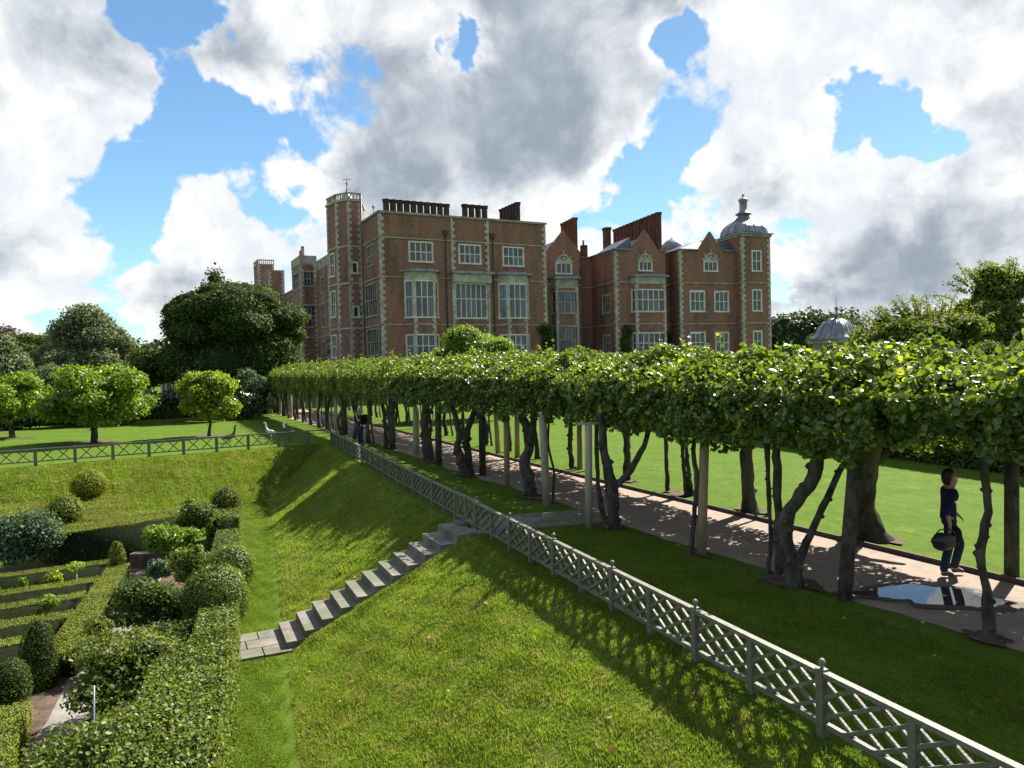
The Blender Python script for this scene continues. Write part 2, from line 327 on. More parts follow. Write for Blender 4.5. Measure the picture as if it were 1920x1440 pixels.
L_ROSE = leafmat('rose_leaves', (0.070, 0.115, 0.018), (0.165, 0.215, 0.032), (0.30, 0.24, 0.09), 0.4, 0.5, spec=0.3)
L_MAG = leafmat('glossy_dark_leaves', (0.028, 0.055, 0.014), (0.07, 0.11, 0.025), (0.17, 0.20, 0.07), 0.2, 0.3, spec=0.6)
L_WOOD = leafmat('far_wood_leaves', (0.045, 0.068, 0.025), (0.085, 0.115, 0.045), None, 0.2, 0.6)
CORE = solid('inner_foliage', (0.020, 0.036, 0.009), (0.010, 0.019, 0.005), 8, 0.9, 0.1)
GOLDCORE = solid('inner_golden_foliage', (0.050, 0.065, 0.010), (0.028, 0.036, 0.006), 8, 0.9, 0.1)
HEDGECORE = solid('hedge_core_painted_shade', (0.013, 0.020, 0.005), (0.007, 0.011, 0.003), 14, 0.9, 0.1)  # near-black: stands for the shade on hedge sides left almost leafless

# ------------------------------------------------------------ foliage engine
def nrm(a): return a / np.maximum(np.linalg.norm(a, axis=1, keepdims=True), 1e-9)
def leaf_verts(P, Nn, size, tilt=0.6, aspect=0.75, rng=RNG, six=False, svar=0.5):
    n = len(P)
    nn = nrm(Nn + rng.normal(0, tilt, (n, 3)))
    t = nrm(np.cross(nn, rng.normal(0, 1, (n, 3)))); b = np.cross(nn, t)
    s = (size * (1 + rng.uniform(-svar, svar, n)))[:, None]
    L = t * s; Wd = b * s * aspect * 0.5; up = nn * s * 0.13
    if six:
        V = np.stack([P - L * .5, P - L * .15 - Wd + up, P + L * .25 - Wd * .8 + up, P + L * .5, P + L * .25 + Wd * .8 + up, P - L * .15 + Wd + up], 1)
        base = (np.arange(n) * 6)[:, None]
        F = np.concatenate([base + np.array([0, 1, 2, 3]), base + np.array([0, 3, 4, 5])])
    else:
        V = np.stack([P - L * .5, P - Wd + up, P + L * .5, P + Wd + up], 1)
        base = (np.arange(n) * 4)[:, None]
        F = np.concatenate([base + np.array([0, 1, 2]), base + np.array([0, 2, 3])])
    return V.reshape(-1, 3), F
def leaf_mesh(name, P, Nn, size, tilt=0.6, aspect=0.75, six=False, rng=RNG, core=None, smooth=False):
    V, F = leaf_verts(P, Nn, size, tilt, aspect, rng, six)
    fl = [F]; mi = np.zeros(len(F), int)
    if core is not None:
        cv, cf = core; off = len(V); V = np.concatenate([V, cv])
        for k in sorted({len(f) for f in cf}):
            a = np.array([f for f in cf if len(f) == k]) + off; fl.append(a); mi = np.concatenate([mi, np.ones(len(a), int)])
    return npmesh(name, V, fl, mi)
def fibo(n, rng=RNG):
    i = np.arange(n) + .5; ph = np.arccos(1 - 2 * i / n); th = math.pi * (1 + 5 ** .5) * i + rng.uniform(0, 6)
    return np.stack([np.cos(th) * np.sin(ph), np.sin(th) * np.sin(ph), np.cos(ph)], 1)
def wob(D, seed, amp=0.15, fr=2.5):
    r = np.random.default_rng(seed); o = np.zeros(len(D))
    for k in range(5):
        v = r.normal(0, 1, 3) * fr * (1 + .5 * k); o += np.sin(D @ v + r.uniform(0, 6)) / (1 + .6 * k)
    return 1 + amp * o / 1.8
def sphere_core(c, r, seg=14, rings=9, flat=1.0, seed=0, amp=.12):
    V = []; F = []
    for i in range(rings + 1):
        ph = math.pi * i / rings
        for k in range(seg):
            th = 2 * math.pi * k / seg; V.append((math.cos(th) * math.sin(ph), math.sin(th) * math.sin(ph), math.cos(ph)))
    V = np.array(V); V = V * wob(V, seed, amp)[:, None] * np.array(r) + np.array(c)
    for i in range(rings):
        for k in range(seg):
            k2 = (k + 1) % seg; F.append([i * seg + k, (i + 1) * seg + k, (i + 1) * seg + k2, i * seg + k2])
    return V, F
def box_core(poly, z0, z1):
    n = len(poly); V = np.array([(x, y, z0) for x, y in poly] + [(x, y, z1) for x, y in poly]); F = [list(range(n, 2 * n))]
    if n != 4: F = [[n, n + i, n + i + 1] for i in range(1, n - 1)]
    for i in range(n):
        j = (i + 1) % n; F.append([i, j, n + j, n + i])
    return V, F
def merge_cores(lst):
    V = []; F = []; o = 0
    for v, f in lst: V.append(v); F += [[i + o for i in q] for q in f]; o += len(v)
    return np.concatenate(V), F

def clump_crown(name, clumps, n, size, mat, tilt=0.8, core=0.7, spread=0.22, seed=1, aspect=0.75, six=False, droop=0.0, amp=.16, corem=None):
    """clumps: (cx,cy,cz, rx,ry,rz); leaves lie around each lump's shell with an uneven outline"""
    rng = np.random.default_rng(seed); P = []; Nn = []; cores = []
    vol = np.array([(c[3] * c[4] * c[5]) ** (2 / 3.) for c in clumps]); cnt = (n * vol / vol.sum()).astype(int)
    for i, c in enumerate(clumps):
        D = fibo(max(cnt[i], 8), rng); w = wob(D, seed * 31 + i, amp, 2.6)
        w = w * wob(D, seed * 77 + i, amp * .55, 8)
        r = w * (1 - np.abs(rng.normal(0, spread, len(D)))) * (1 + (rng.random(len(D)) < .06) * rng.uniform(0, .22, len(D)))
        P.append(D * r[:, None] * np.array(c[3:6]) + np.array(c[:3])); Nn.append(nrm(D / np.array(c[3:6])) + np.array([0, 0, .5 - droop]))
        if core: cores.append(sphere_core(c[:3], [x * core for x in c[3:6]], seed=i + seed))
    P = np.concatenate(P); Nn = np.concatenate(Nn)
    me = leaf_mesh(name, P, Nn, size, tilt, aspect, six, rng, merge_cores(cores) if core else None)
    me.materials.append(mat)
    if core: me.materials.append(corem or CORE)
    return me
def lumps(c, r, k, seed, sub=0.5, flat=0.8):
    """k smaller lumps over an ellipsoid plus the middle one"""
    rng = random.Random(seed); out = [(c[0], c[1], c[2], r[0] * .78, r[1] * .78, r[2] * .78)]
    for i in range(k):
        th = 2 * math.pi * (i * .618 % 1) + rng.uniform(-.3, .3); ph = math.acos(rng.uniform(-.55, .95))
        d = (math.cos(th) * math.sin(ph), math.sin(th) * math.sin(ph), math.cos(ph)); s = sub * rng.uniform(.7, 1.2)
        out.append((c[0] + d[0] * r[0] * (1 - s * .7), c[1] + d[1] * r[1] * (1 - s * .7), c[2] + d[2] * r[2] * (1 - s * .7), r[0] * s, r[1] * s, r[2] * s * flat))
    return out

def tree(name, label, cat, base, crown_c, crown_r, mat, n=9000, leaf=.2, trunk_r=.2, k=9, seed=1, group=None, core=.62, trunk=True, six=False, tilt=.8, spread=.22, sub=.5, extra=None, barkm=None, limbs=5, amp=.16):
    root = empty(name, base, label, cat, group)
    cl = lumps(crown_c, crown_r, k, seed, sub) + (extra or [])
    me = clump_crown('crown', cl, n, leaf, mat, tilt, core, spread, seed, six=six, amp=amp); addobj('crown', me, [], root)
    if trunk:
        b = MB(); rng = random.Random(seed); top = Vector(crown_c) - Vector((0, 0, crown_r[2] * .35)); bs = Vector(base)
        mid = bs.lerp(top, .5) + Vector((rng.uniform(-.1, .1), 0, 0))
        b.tube([bs - Vector((0, 0, .1)), bs + Vector((0, 0, .15)), mid, top], [trunk_r * 1.5, trunk_r * 1.1, trunk_r * .85, trunk_r * .55], 9)
        for i in range(limbs):
            a = 2 * math.pi * i / limbs + rng.uniform(-.3, .3)
            e = Vector(crown_c) + Vector((math.cos(a) * crown_r[0] * .65, math.sin(a) * crown_r[1] * .65, rng.uniform(-.2, .5) * crown_r[2]))
            s = bs.lerp(top, rng.uniform(.45, .85)); b.tube([s, s.lerp(e, .5) + Vector((0, 0, .12 * crown_r[2])), e], [trunk_r * .5, trunk_r * .33, trunk_r * .12], 6)
        b.build('trunk', barkm or BARK, root)
    return root

def poly_surface_pts(poly, z0, z1, dens, rng, sided=1.0, jit=.02):
    """random points and normals over a hedge block: top and sides"""
    P = []; Nn = []; n = len(poly); A = np.array(poly)
    # top by fan triangles
    for i in range(1, n - 1):
        a, b, c = A[0], A[i], A[i + 1]; ar = abs((b[0] - a[0]) * (c[1] - a[1]) - (b[1] - a[1]) * (c[0] - a[0])) / 2
        m = int(ar * dens); u, v = rng.random(m), rng.random(m); f = u + v > 1; u[f] = 1 - u[f]; v[f] = 1 - v[f]
        p = a + np.outer(u, b - a) + np.outer(v, c - a); P.append(np.column_stack([p, np.full(m, z1)])); Nn.append(np.tile([0, 0, 1.], (m, 1)))
    cen = A.mean(0)
    for i in range(n):
        a, b = A[i], A[(i + 1) % n]; L = np.linalg.norm(b - a); m = int(L * (z1 - z0) * dens * sided)
        u = rng.random(m); z = z0 + (z1 - z0) * rng.random(m); p = a + np.outer(u, b - a)
        nv = np.array([b[1] - a[1], a[0] - b[0]]) / L
        if np.dot(nv, (a + b) / 2 - cen) < 0: nv = -nv
        P.append(np.column_stack([p, z])); Nn.append(np.tile([nv[0], nv[1], .15], (m, 1)))
    P = np.concatenate(P); Nn = np.concatenate(Nn)
    ph = P @ np.array([2.1, 1.3, .7]); bump = (np.sin(ph) + np.sin(ph * 2.7 + 1) + np.sin(P @ np.array([-1.7, 3.1, 2.2]) * 1.9)) / 3
    P = P + nrm(Nn) * (bump * jit * 1.3 + rng.normal(0, jit, len(P)))[:, None]
    return P, Nn
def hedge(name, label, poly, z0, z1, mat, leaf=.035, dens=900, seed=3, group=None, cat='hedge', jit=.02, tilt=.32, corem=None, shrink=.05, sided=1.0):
    rng = np.random.default_rng(seed); P, Nn = poly_surface_pts(poly, z0, z1, dens, rng, sided=sided, jit=jit)
    A = np.array(poly); cen = A.mean(0)
    inner = []
    n = len(A)
    for i in range(n):
        a, b, c = A[i - 1], A[i], A[(i + 1) % n]
        d1 = (b - a) / np.linalg.norm(b - a); d2 = (c - b) / np.linalg.norm(c - b)
        n1 = np.array([-d1[1], d1[0]]); n2 = np.array([-d2[1], d2[0]])
        s = 1 if np.dot(n1, cen - b) > 0 else -1
        inner.append(b + (n1 + n2) * s * shrink)
    core = box_core(inner, z0 - .05, z1 - shrink)
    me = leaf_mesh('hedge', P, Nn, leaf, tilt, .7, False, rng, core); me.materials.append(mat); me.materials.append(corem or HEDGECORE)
    o = addobj(name, me, []); o.name = name
    return tag(o, label, cat, group)
def topiary(name, label, prof_fn, c, z0, z1, mat, leaf=.03, dens=1100, seed=5, group=None, cat='topiary', jit=.015, corem=None, stem=None):
    """surface of revolution r = prof_fn(t), t 0..1 from bottom to top"""
    rng = np.random.default_rng(seed); H = z1 - z0
    ts = np.linspace(0, 1, 60); rs = np.array([prof_fn(t) for t in ts]); area = 2 * math.pi * float(np.sum(rs) * H / 60) * 1.15
    n = int(area * dens) + 50; pr = np.interp(rng.random(n), np.cumsum(rs + .02) / np.sum(rs + .02), ts); r = np.interp(pr, ts, rs); th = rng.uniform(0, 2 * math.pi, n)
    dr = np.interp(pr, ts, np.gradient(rs, ts * H)); Nn = nrm(np.column_stack([np.cos(th), np.sin(th), -dr]))
    P = np.column_stack([c[0] + np.cos(th) * r, c[1] + np.sin(th) * r, z0 + pr * H]); P += Nn * rng.normal(0, jit, n)[:, None]
    V = []; F = []; seg = 16; K = 14
    for i in range(K):
        t = i / (K - 1); rr = max(prof_fn(t) - .04, .004)
        for k in range(seg): a = 2 * math.pi * k / seg; V.append((c[0] + math.cos(a) * rr, c[1] + math.sin(a) * rr, z0 + (H - .04) * t + .005))
    for i in range(K - 1):
        for k in range(seg): k2 = (k + 1) % seg; F.append([i * seg + k, i * seg + k2, (i + 1) * seg + k2, (i + 1) * seg + k])
    me = leaf_mesh('foliage', P, Nn, leaf, .38, .7, False, rng, (np.array(V), F)); me.materials.append(mat); me.materials.append(corem or HEDGECORE)
    if stem:
        root = empty(name, (c[0], c[1], stem), label, cat, group); addobj('foliage', me, [], root)
        b = MB(); b.tube([(c[0], c[1], stem), (c[0] + .01, c[1], z0 + .15)], [.05, .045], 8); b.build('stem', BARK, root); return root
    o = addobj(name, me, []); return tag(o, label, cat, group)
def bush(name, label, c, r, mat, n=2500, leaf=.06, seed=1, group=None, cat='shrub', k=6, core=.55, tilt=.9, spread=.3, six=False, sub=.5, amp=.2, corem=None):
    me = clump_crown('foliage', lumps(c, r, k, seed, sub), n, leaf, mat, tilt, core, spread, seed, six=six, amp=amp, corem=corem)
    o = addobj(name, me, []); return tag(o, label, cat, group)

# ------------------------------------------------------------ terrain
FA = np.array([3.52, 4.97]); FD = np.array([-.3754, .9268]); FN = np.array([-.9268, -.3754])   # walk fence line, its direction, its garden side
CORNER = np.array([-8.92, 35.6]); LD = np.array([-.8510, -.5252]); LN = np.array([.5252, -.8510]) # left fence line
GZ = -1.8
ST0 = np.array([-1.13, 15.97]); ST1 = np.array([-4.60, 14.42]); SDv = (ST1 - ST0); SL = float(np.linalg.norm(SDv)); SDv = SDv / SL; SNv = np.array([-SDv[1], SDv[0]])
def sstep(x): x = np.clip(x, 0, 1); return x * x * (3 - 2 * x)
def ground_z(x, y):
    x = np.asarray(x, float); y = np.asarray(y, float)
    t = (x - FA[0]) * FD[0] + (y - FA[1]) * FD[1]; a = (x - FA[0]) * FN[0] + (y - FA[1]) * FN[1]
    b = (x - CORNER[0]) * LN[0] + (y - CORNER[1]) * LN[1]
    wa = np.clip(4.62 - .052 * t, 3.0, 4.7)
    sa = np.clip((a - .22) / (wa - .22), 0, 1); sb = np.clip((b - .25) / 3.3, 0, 1)
    sa = .72 * sa + .28 * sstep(sa); sb = .72 * sb + .28 * sstep(sb)
    s = np.minimum(sa, sb); z = GZ * s
    su = (x - ST0[0]) * SDv[0] + (y - ST0[1]) * SDv[1]; sv = (x - ST0[0]) * SNv[0] + (y - ST0[1]) * SNv[1]
    w = 1 - sstep((np.abs(sv) - .65) / 1.1); w = w * sstep((su + .1) / .5) * sstep((SL + .35 - su) / .5)
    return z * (1 - w) + w * (np.clip(GZ * (su + .10) / SL + .02, GZ, 0) + .10 * np.exp(-((sv - .86) / .26) ** 2) * sstep((SL - su) / .5))
def bankness(x, y):
    z = ground_z(x, y); return ((z < -.02) & (z > GZ + .02)).astype(float)
def axis_coords(lo, hi, fine_lo, fine_hi, step, grow=1.35):
    a = list(np.arange(fine_lo, fine_hi + 1e-6, step)); s = step; v = a[-1]
    while v < hi: s *= grow; v += s; a.append(v)
    s = step; v = a[0]; pre = []
    while v > lo: s *= grow; v -= s; pre.append(v)
    return np.array(pre[::-1] + a)
X = axis_coords(-3000, 3000, -30, 12, .22); Y = axis_coords(-300, 4000, 3, 40, .22)
GX, GY = np.meshgrid(X, Y); Z = ground_z(GX, GY)
bk = bankness(GX, GY)
rg = np.random.default_rng(2)
hump = (np.sin(GX * 1.9 + GY * .7) + np.sin(GX * .8 - GY * 2.3 + 1) + np.sin(GX * 3.1 + GY * 2.9 + 2)) * .004 + rg.normal(0, .0015, GX.shape)
Z = Z + np.where(np.abs(GX) < 40, hump * bk, 0)
# sink the turf a little under the steps so the treads stand in it
su = (GX - ST0[0]) * SDv[0] + (GY - ST0[1]) * SDv[1]; sv = (GX - ST0[0]) * SNv[0] + (GY - ST0[1]) * SNv[1]
Z = Z - .13 * ((sv > -.58) & (sv < .42) & (su > -.2) & (su < SL + .1))
nx, ny = len(X), len(Y)
ii = (np.arange(ny - 1)[:, None] * nx + np.arange(nx - 1)[None, :]).ravel()
gm = npmesh('ground', np.column_stack([GX.ravel(), GY.ravel(), Z.ravel()]), [np.column_stack([ii, ii + 1, ii + nx + 1, ii + nx])], smooth=True)
at = gm.attributes.new('bank', 'FLOAT', 'POINT'); at.data.foreach_set('value', np.asarray(bk, dtype=np.float32).ravel())
GRASS, N, out = newmat('mown_grass')
geo = N.add('ShaderNodeNewGeometry'); pos = geo.outputs['Position']; at = N.add('ShaderNodeAttribute', attribute_name='bank')
n1 = N.smooth(N.noise(pos, 0.35, 6, 0.65), 0.35, 0.65); n2 = N.smooth(N.noise(pos, 9.0, 8, 0.7), 0.3, 0.7)
spx = N.add('ShaderNodeSeparateXYZ'); N.link(pos, spx.inputs[0])
strp = N.math('SINE', N.math('MULTIPLY', N.math('ADD', N.math('MULTIPLY', spx.outputs[0], 0.44), N.math('MULTIPLY', spx.outputs[1], 0.9)), 3.1))
lawn = N.mix(n1, (0.090, 0.138, 0.014), (0.112, 0.160, 0.018)); lawn = N.mix(N.smooth(strp, -.4, .4, 0, .35), lawn, (0.130, 0.176, 0.024)); lawn = N.mix(N.math('MULTIPLY', n2, .5), lawn, (0.065, 0.125, 0.012))
lawn = N.mix(N.smooth(N.noise(N.vmath('MULTIPLY', pos, (1, .55, 1)), 3.2, 7, 0.75), 0.42, 0.64, 0, .55), lawn, (0.050, 0.095, 0.012)); lawn = N.mix(N.smooth(N.noise(pos, 1.3, 6, 0.7), 0.57, 0.72, 0, .75), lawn, (0.20, 0.21, 0.055))
nb = N.smooth(N.noise(pos, 1.1, 7, 0.7), 0.36, 0.62); nb2 = N.smooth(N.noise(pos, 7.0, 8, 0.75), 0.42, 0.62)
bank = N.mix(nb, (0.145, 0.222, 0.028), (0.230, 0.272, 0.052)); bank = N.mix(N.math('MULTIPLY', nb2, .75), bank, (0.065, 0.10, 0.014)); bank = N.mix(N.smooth(N.noise(pos, 3.1, 6, 0.7), 0.58, 0.70, 0, .7), bank, (0.27, 0.25, 0.08))
col = N.mix(at.outputs['Fac'], lawn, bank); col = N.mix(1.0, col, (0.74, 0.80, 0.74), 'MULTIPLY'); p = pbsdf(N, 0.9, 0.04); N.link(col, p.inputs['Base Color'])
b = N.add('ShaderNodeBump'); b.inputs['Distance'].default_value = .09; N.link(N.math('ADD', N.math('MULTIPLY', at.outputs['Fac'], .75), .22), b.inputs['Strength'])
N.link(N.math('ADD', N.noise(pos, 11, 8, 0.8), N.math('MULTIPLY', N.noise(pos, 2.6, 6, 0.7), N.math('MULTIPLY', at.outputs['Fac'], 2.0))), b.inputs['Height']); N.link(b.outputs[0], p.inputs['Normal']); N.link(p.outputs[0], out.inputs[0])
gnd = addobj('ground', gm, GRASS); tag(gnd, kind='structure')

def sheet(name, pts, z, m, kind='structure', **kw):
    b = MB(); b.poly([(x, y, z) for x, y in pts]); o = b.build(name, m); return tag(o, kind=kind, **kw)
# the gravel walk under the limes, with a slightly uneven left edge
PR = [(10.6, 4.7), (7.63, 11.05), (6.33, 13.81), (4.58, 17.52), (1.64, 23.68), (-2.08, 31.7), (-8.87, 46.37), (-18.5, 66.5)]
LR = [(8.3, 3.7), (6.1, 8.3), (5.0, 10.4), (4.62, 11.3), (3.3, 14.0), (2.1, 16.2), (.8, 19.3), (-.9, 22.9), (-4.9, 31.2), (-8.7, 38.9), (-12.5, 46.5), (-22.0, 66.5)]
def resample(pl, n):
    A = np.array(pl); d = np.r_[0, np.cumsum(np.linalg.norm(np.diff(A, axis=0), axis=1))]; t = np.linspace(0, d[-1], n); return np.column_stack([np.interp(t, d, A[:, 0]), np.interp(t, d, A[:, 1])])
a = resample(PR, 260); c = resample(LR, 260); rp = np.random.default_rng(4)
wv_ = np.convolve(rp.normal(0, .16, 270), np.ones(6) / 6, 'same')[:260]; c = c + np.outer(wv_, [.9, .43])
V = np.concatenate([np.column_stack([a, np.full(260, .012)]), np.column_stack([(a + c) / 2, np.full(260, .020)]), np.column_stack([c, np.full(260, .006)])]); i = np.arange(259)
F = np.concatenate([np.column_stack([i, i + 1, i + 261, i + 260]), np.column_stack([i + 260, i + 261, i + 521, i + 520])])
wk = addobj('path', npmesh('path', V, [F], smooth=True), GRAVEL); tag(wk, kind='structure')
b = MB()
for i in range(len(PR) - 1): b.bar((PR[i][0], PR[i][1], .03), (PR[i + 1][0], PR[i + 1][1], .03), .045, .13)
tag(b.build('path_edging', EDGEW), 'dark timber board edging along the lawn side of the gravel walk', 'edging')
# bare soil strip round the trunks of both rows
def blob_sheet(name, c, rx, ry, z, m, seed, rz=0, n=40, amp=.2, kind='structure', **kw):
    r = random.Random(seed); ph = [r.uniform(0, 6) for _ in range(5)]; pts = []
    for i in range(n):
        t = 2 * math.pi * i / n; w = 1 + amp * (r.uniform(-.05, .05) + math.sin(2 * t + ph[0]) * .5 + math.sin(3 * t + ph[1]) * .4 + math.sin(5 * t + ph[2]) * .3 + math.sin(9 * t + ph[3]) * .2 + math.sin(14 * t + ph[4]) * .12)
        x, y = math.cos(t) * rx * w, math.sin(t) * ry * w; pts.append((c[0] + x * math.cos(rz) - y * math.sin(rz), c[1] + x * math.sin(rz) + y * math.cos(rz)))
    return sheet(name, pts, z, m, kind, **kw)
for k, (x, y, s) in enumerate([(4.3, 11.5, .6), (3.25, 13.35, .3), (2.0, 15.7, .45), (.45, 19.5, .6), (-1.6, 23.8, .6), (-3.1, 27.6, .55), (5.75, 9.0, .36), (6.95, 14.25, .72), (5.5, 17.0, .5), (4.35, 19.5, .6), (3.35, 21.9, .5)]):
    blob_sheet('bare_soil', (x, y), s * .85, s * .5, .026 + .001 * k, SOIL, 20 + k, R(115), amp=.35)
WET = solid('wet_gravel', (0.13, 0.095, 0.07), (0.08, 0.06, 0.045), 4.0, 0.75, 0.2, bump=.4, bscale=50)
blob_sheet('wet_ground', (6.0, 10.62), 1.12, .56, .0232, WET, 5, R(-8), 90, .38)
blob_sheet('puddle', (6.02, 10.66), .92, .43, .0262, PUDDLE, 5, R(-8), 120, .34)
# paving from the walk through the gate to the head of the steps, and at the foot of them
PD = np.array([.963, .27]); PN = np.array([-.27, .963])
def slabs(name, o, d, nv, L, Wd, z, rows, cols, seed):
    b = MB(); r = random.Random(seed)
    for i in range(cols):
        for j in range(rows):
            u0, u1 = L * i / cols + .012, L * (i + 1) / cols - .012; v0, v1 = Wd * j / rows - Wd / 2 + .012, Wd * (j + 1) / rows - Wd / 2 - .012
            if j % 2: u0 += L / cols * .35; u1 += L / cols * .35
            u1 = min(u1, L + .2)
            P = [o + d * u + nv * v for u, v in ((u0, v0), (u1, v0), (u1, v1), (u0, v1))]; dz = r.uniform(0, .008)
            b.hexa([(p[0], p[1], z - .06) for p in P] + [(p[0], p[1], z + .02 + dz) for p in P])
    return tag(b.build(name, PAVING), kind='structure')
slabs('paving', np.array([-1.22, 16.0]), PD, PN, 3.2, 1.5, .02, 3, 4, 3)
slabs('paving', ST1 - SDv * .30, np.array([-.9, -.42]) , np.array([.42, -.9]), 1.5, 1.4, GZ + .02, 3, 2, 5)
# the flight of eleven stone steps
root = empty('stone_steps', (ST1[0], ST1[1], GZ), 'flight of pale stone garden steps climbing the grass bank to the gate', 'steps')
SHF = -.06; NSTEP = 11; tr = SL / NSTEP; rs = -GZ / NSTEP; wv2 = .62
for k in range(NSTEP):
    u1 = SL - k * tr; u0 = -.25; z1 = GZ + (k + 1) * rs - .01; zb = GZ + k * rs - .05
    b = MB(); e = random.uniform(-.02, .02)
    uu0 = u1 - tr - .12
    P = [ST0 + SDv * (u1 + .03 + e) + SNv * (-wv2 + SHF), ST0 + SDv * uu0 + SNv * (-wv2 + SHF), ST0 + SDv * uu0 + SNv * (wv2 + SHF), ST0 + SDv * (u1 + .03 + e) + SNv * (wv2 + SHF)]
    b.hexa([(p[0], p[1], zb) for p in P][::-1] + [(p[0], p[1], z1 + .012) for p in P][::-1])
    b.build('step', PAVING, root)
# parterre: beds of soil and a grey path between the hedges
def dirpt(o, d, n, u, v): return (o[0] + d[0] * u + n[0] * v, o[1] + d[1] * u + n[1] * v)
sheet('garden_bed', [(-4.6, 6.0), (-5.2, 13.2), (-6.6, 17.5), (-8.2, 22.2), (-10.2, 23.2), (-13.2, 21.2), (-18, 19), (-22, 17), (-14, 5), (-9, 3)], GZ + .006, SOIL)
sheet('garden_path', [(-6.3, 7.5), (-7.25, 11.2), (-8.6, 14.6), (-9.65, 18.0), (-10.25, 19.9), (-9.6, 20.3), (-8.9, 18.0), (-7.9, 14.8), (-6.8, 11.6), (-5.8, 8.6)], GZ + .011, DPATH)

# ------------------------------------------------------------ grass blades
def blades(name, n, region, hmin, hmax, cols, seed, zoff=0.0, wid=.006, clump=.5, **kw):
    rng = np.random.default_rng(seed); pts = []
    while sum(len(p) for p in pts) < n:
        pts.append(region(rng, n))
    P = np.concatenate(pts)[:n]; z = ground_z(P[:, 0], P[:, 1]) - .005
    cl = (np.sin(P[:, 0] * 5.1 + P[:, 1] * 2) + np.sin(P[:, 0] * 2.3 - P[:, 1] * 6.7) + np.sin(P[:, 0] * 11 + P[:, 1] * 9)) / 3
    h = rng.uniform(hmin, hmax, n) * (1 + clump * cl); th = rng.uniform(0, 2 * math.pi, n); w = wid * (1 + .4 * rng.random(n)); lean = rng.uniform(.1, .9, n) * h; la = rng.uniform(0, 2 * math.pi, n)
    d = np.column_stack([np.cos(th), np.sin(th)]); b0 = np.column_stack([P - d * w[:, None], z]); b1 = np.column_stack([P + d * w[:, None], z])
    tip = np.column_stack([P[:, 0] + np.cos(la) * lean, P[:, 1] + np.sin(la) * lean, z + h])
    V = np.stack([b0, b1, tip], 1).reshape(-1, 3); F = np.arange(3 * n).reshape(-1, 3)
    me = npmesh(name, V, [F]); o = addobj(name, me, cols); return tag(o, kind='stuff', **kw)
G_BANK = leafmat('bank_grass_blades', (0.138, 0.230, 0.022), (0.255, 0.335, 0.042), (0.42, 0.42, 0.14), 0.5, 0.5, tint=(1.25, 1.25, .6), spec=.3, patch=(0.33, 0.32, 0.11))
G_LAWN = leafmat('lawn_grass_blades', (0.105, 0.165, 0.014), (0.17, 0.225, 0.022), None, 0.45, 0.5, tint=(1.2, 1.2, .6), spec=.3)
def off_steps(q):
    su = (q[:, 0] - ST0[0]) * SDv[0] + (q[:, 1] - ST0[1]) * SDv[1]; sv = (q[:, 0] - ST0[0]) * SNv[0] + (q[:, 1] - ST0[1]) * SNv[1]
    return ~((sv < .55) & (sv > -.64) & (su > -.4) & (su < SL + 1.4))
def bankreg(t0, t1, power, a0=.15, a1=4.7):
    def f(rng, n):
        t = t0 + (t1 - t0) * rng.random(n) ** power; a = rng.uniform(a0, a1, n); q = FA + np.outer(t, FD) + np.outer(a, FN); return q[off_steps(q) & (bankness(q[:, 0], q[:, 1]) > .5)]
    return f
blades('bank_grass', 420000, bankreg(-3, 13.5, 1.0), .018, .062, G_BANK, 11, label='rough tufted grass on the near bank below the fence', cat='grass')
blades('bank_grass', 160000, bankreg(13.2, 32, 1.35), .02, .07, G_BANK, 12, wid=.010, label='rough grass on the shaded bank beyond the steps', cat='grass')
def leftbank(rng, n):
    t = rng.uniform(-.5, 16, n); v = rng.uniform(.15, 3.5, n); q = CORNER + np.outer(t, LD) + np.outer(v, LN); return q[bankness(q[:, 0], q[:, 1]) > .5]
blades('bank_grass', 150000, leftbank, .03, .08, G_BANK, 13, wid=.012, label='yellowish rough grass on the far bank under the left fence', cat='grass')
def terr(rng, n):
    t = rng.uniform(-1, 11, n); a = -rng.uniform(-.55, 3.0, n); q = FA + np.outer(t, FD) + np.outer(a, FN); return q[off_steps(q)]
blades('verge_grass', 110000, terr, .02, .045, G_LAWN, 14, label='short grass between the fence and the walk', cat='grass')
def strip(rng, n):
    t = 4 + 29 * rng.random(n) ** 1.3; a = rng.uniform(2.8, 6.2, n); q = FA + np.outer(t, FD) + np.outer(a, FN); e = -4.15 - (q[:, 1] - 9.8) * .345
    return q[(ground_z(q[:, 0], q[:, 1]) < GZ + .05) & (q[:, 0] > e)]
blades('lawn_grass', 110000, strip, .018, .04, G_LAWN, 15, label='mown grass strip between the clipped hedge and the bank', cat='grass')
# a few fallen leaves
rng = np.random.default_rng(9); q = bankreg(-1, 14, 1.0)(rng, 400)[:70]; P = np.column_stack([q, ground_z(q[:, 0], q[:, 1]) + .045])
FALL = leafmat('fallen_leaves', (0.30, 0.13, 0.05), (0.50, 0.34, 0.09), (0.55, 0.48, 0.30), .25, .6)
tag(addobj('fallen_leaves', leaf_mesh('fallen_leaves', P, np.tile([0, 0, 1.], (len(P), 1)), .06, .5, .8, True, rng), FALL), 'scattered yellow and brown fallen leaves on the near bank', 'leaves', kind='stuff')

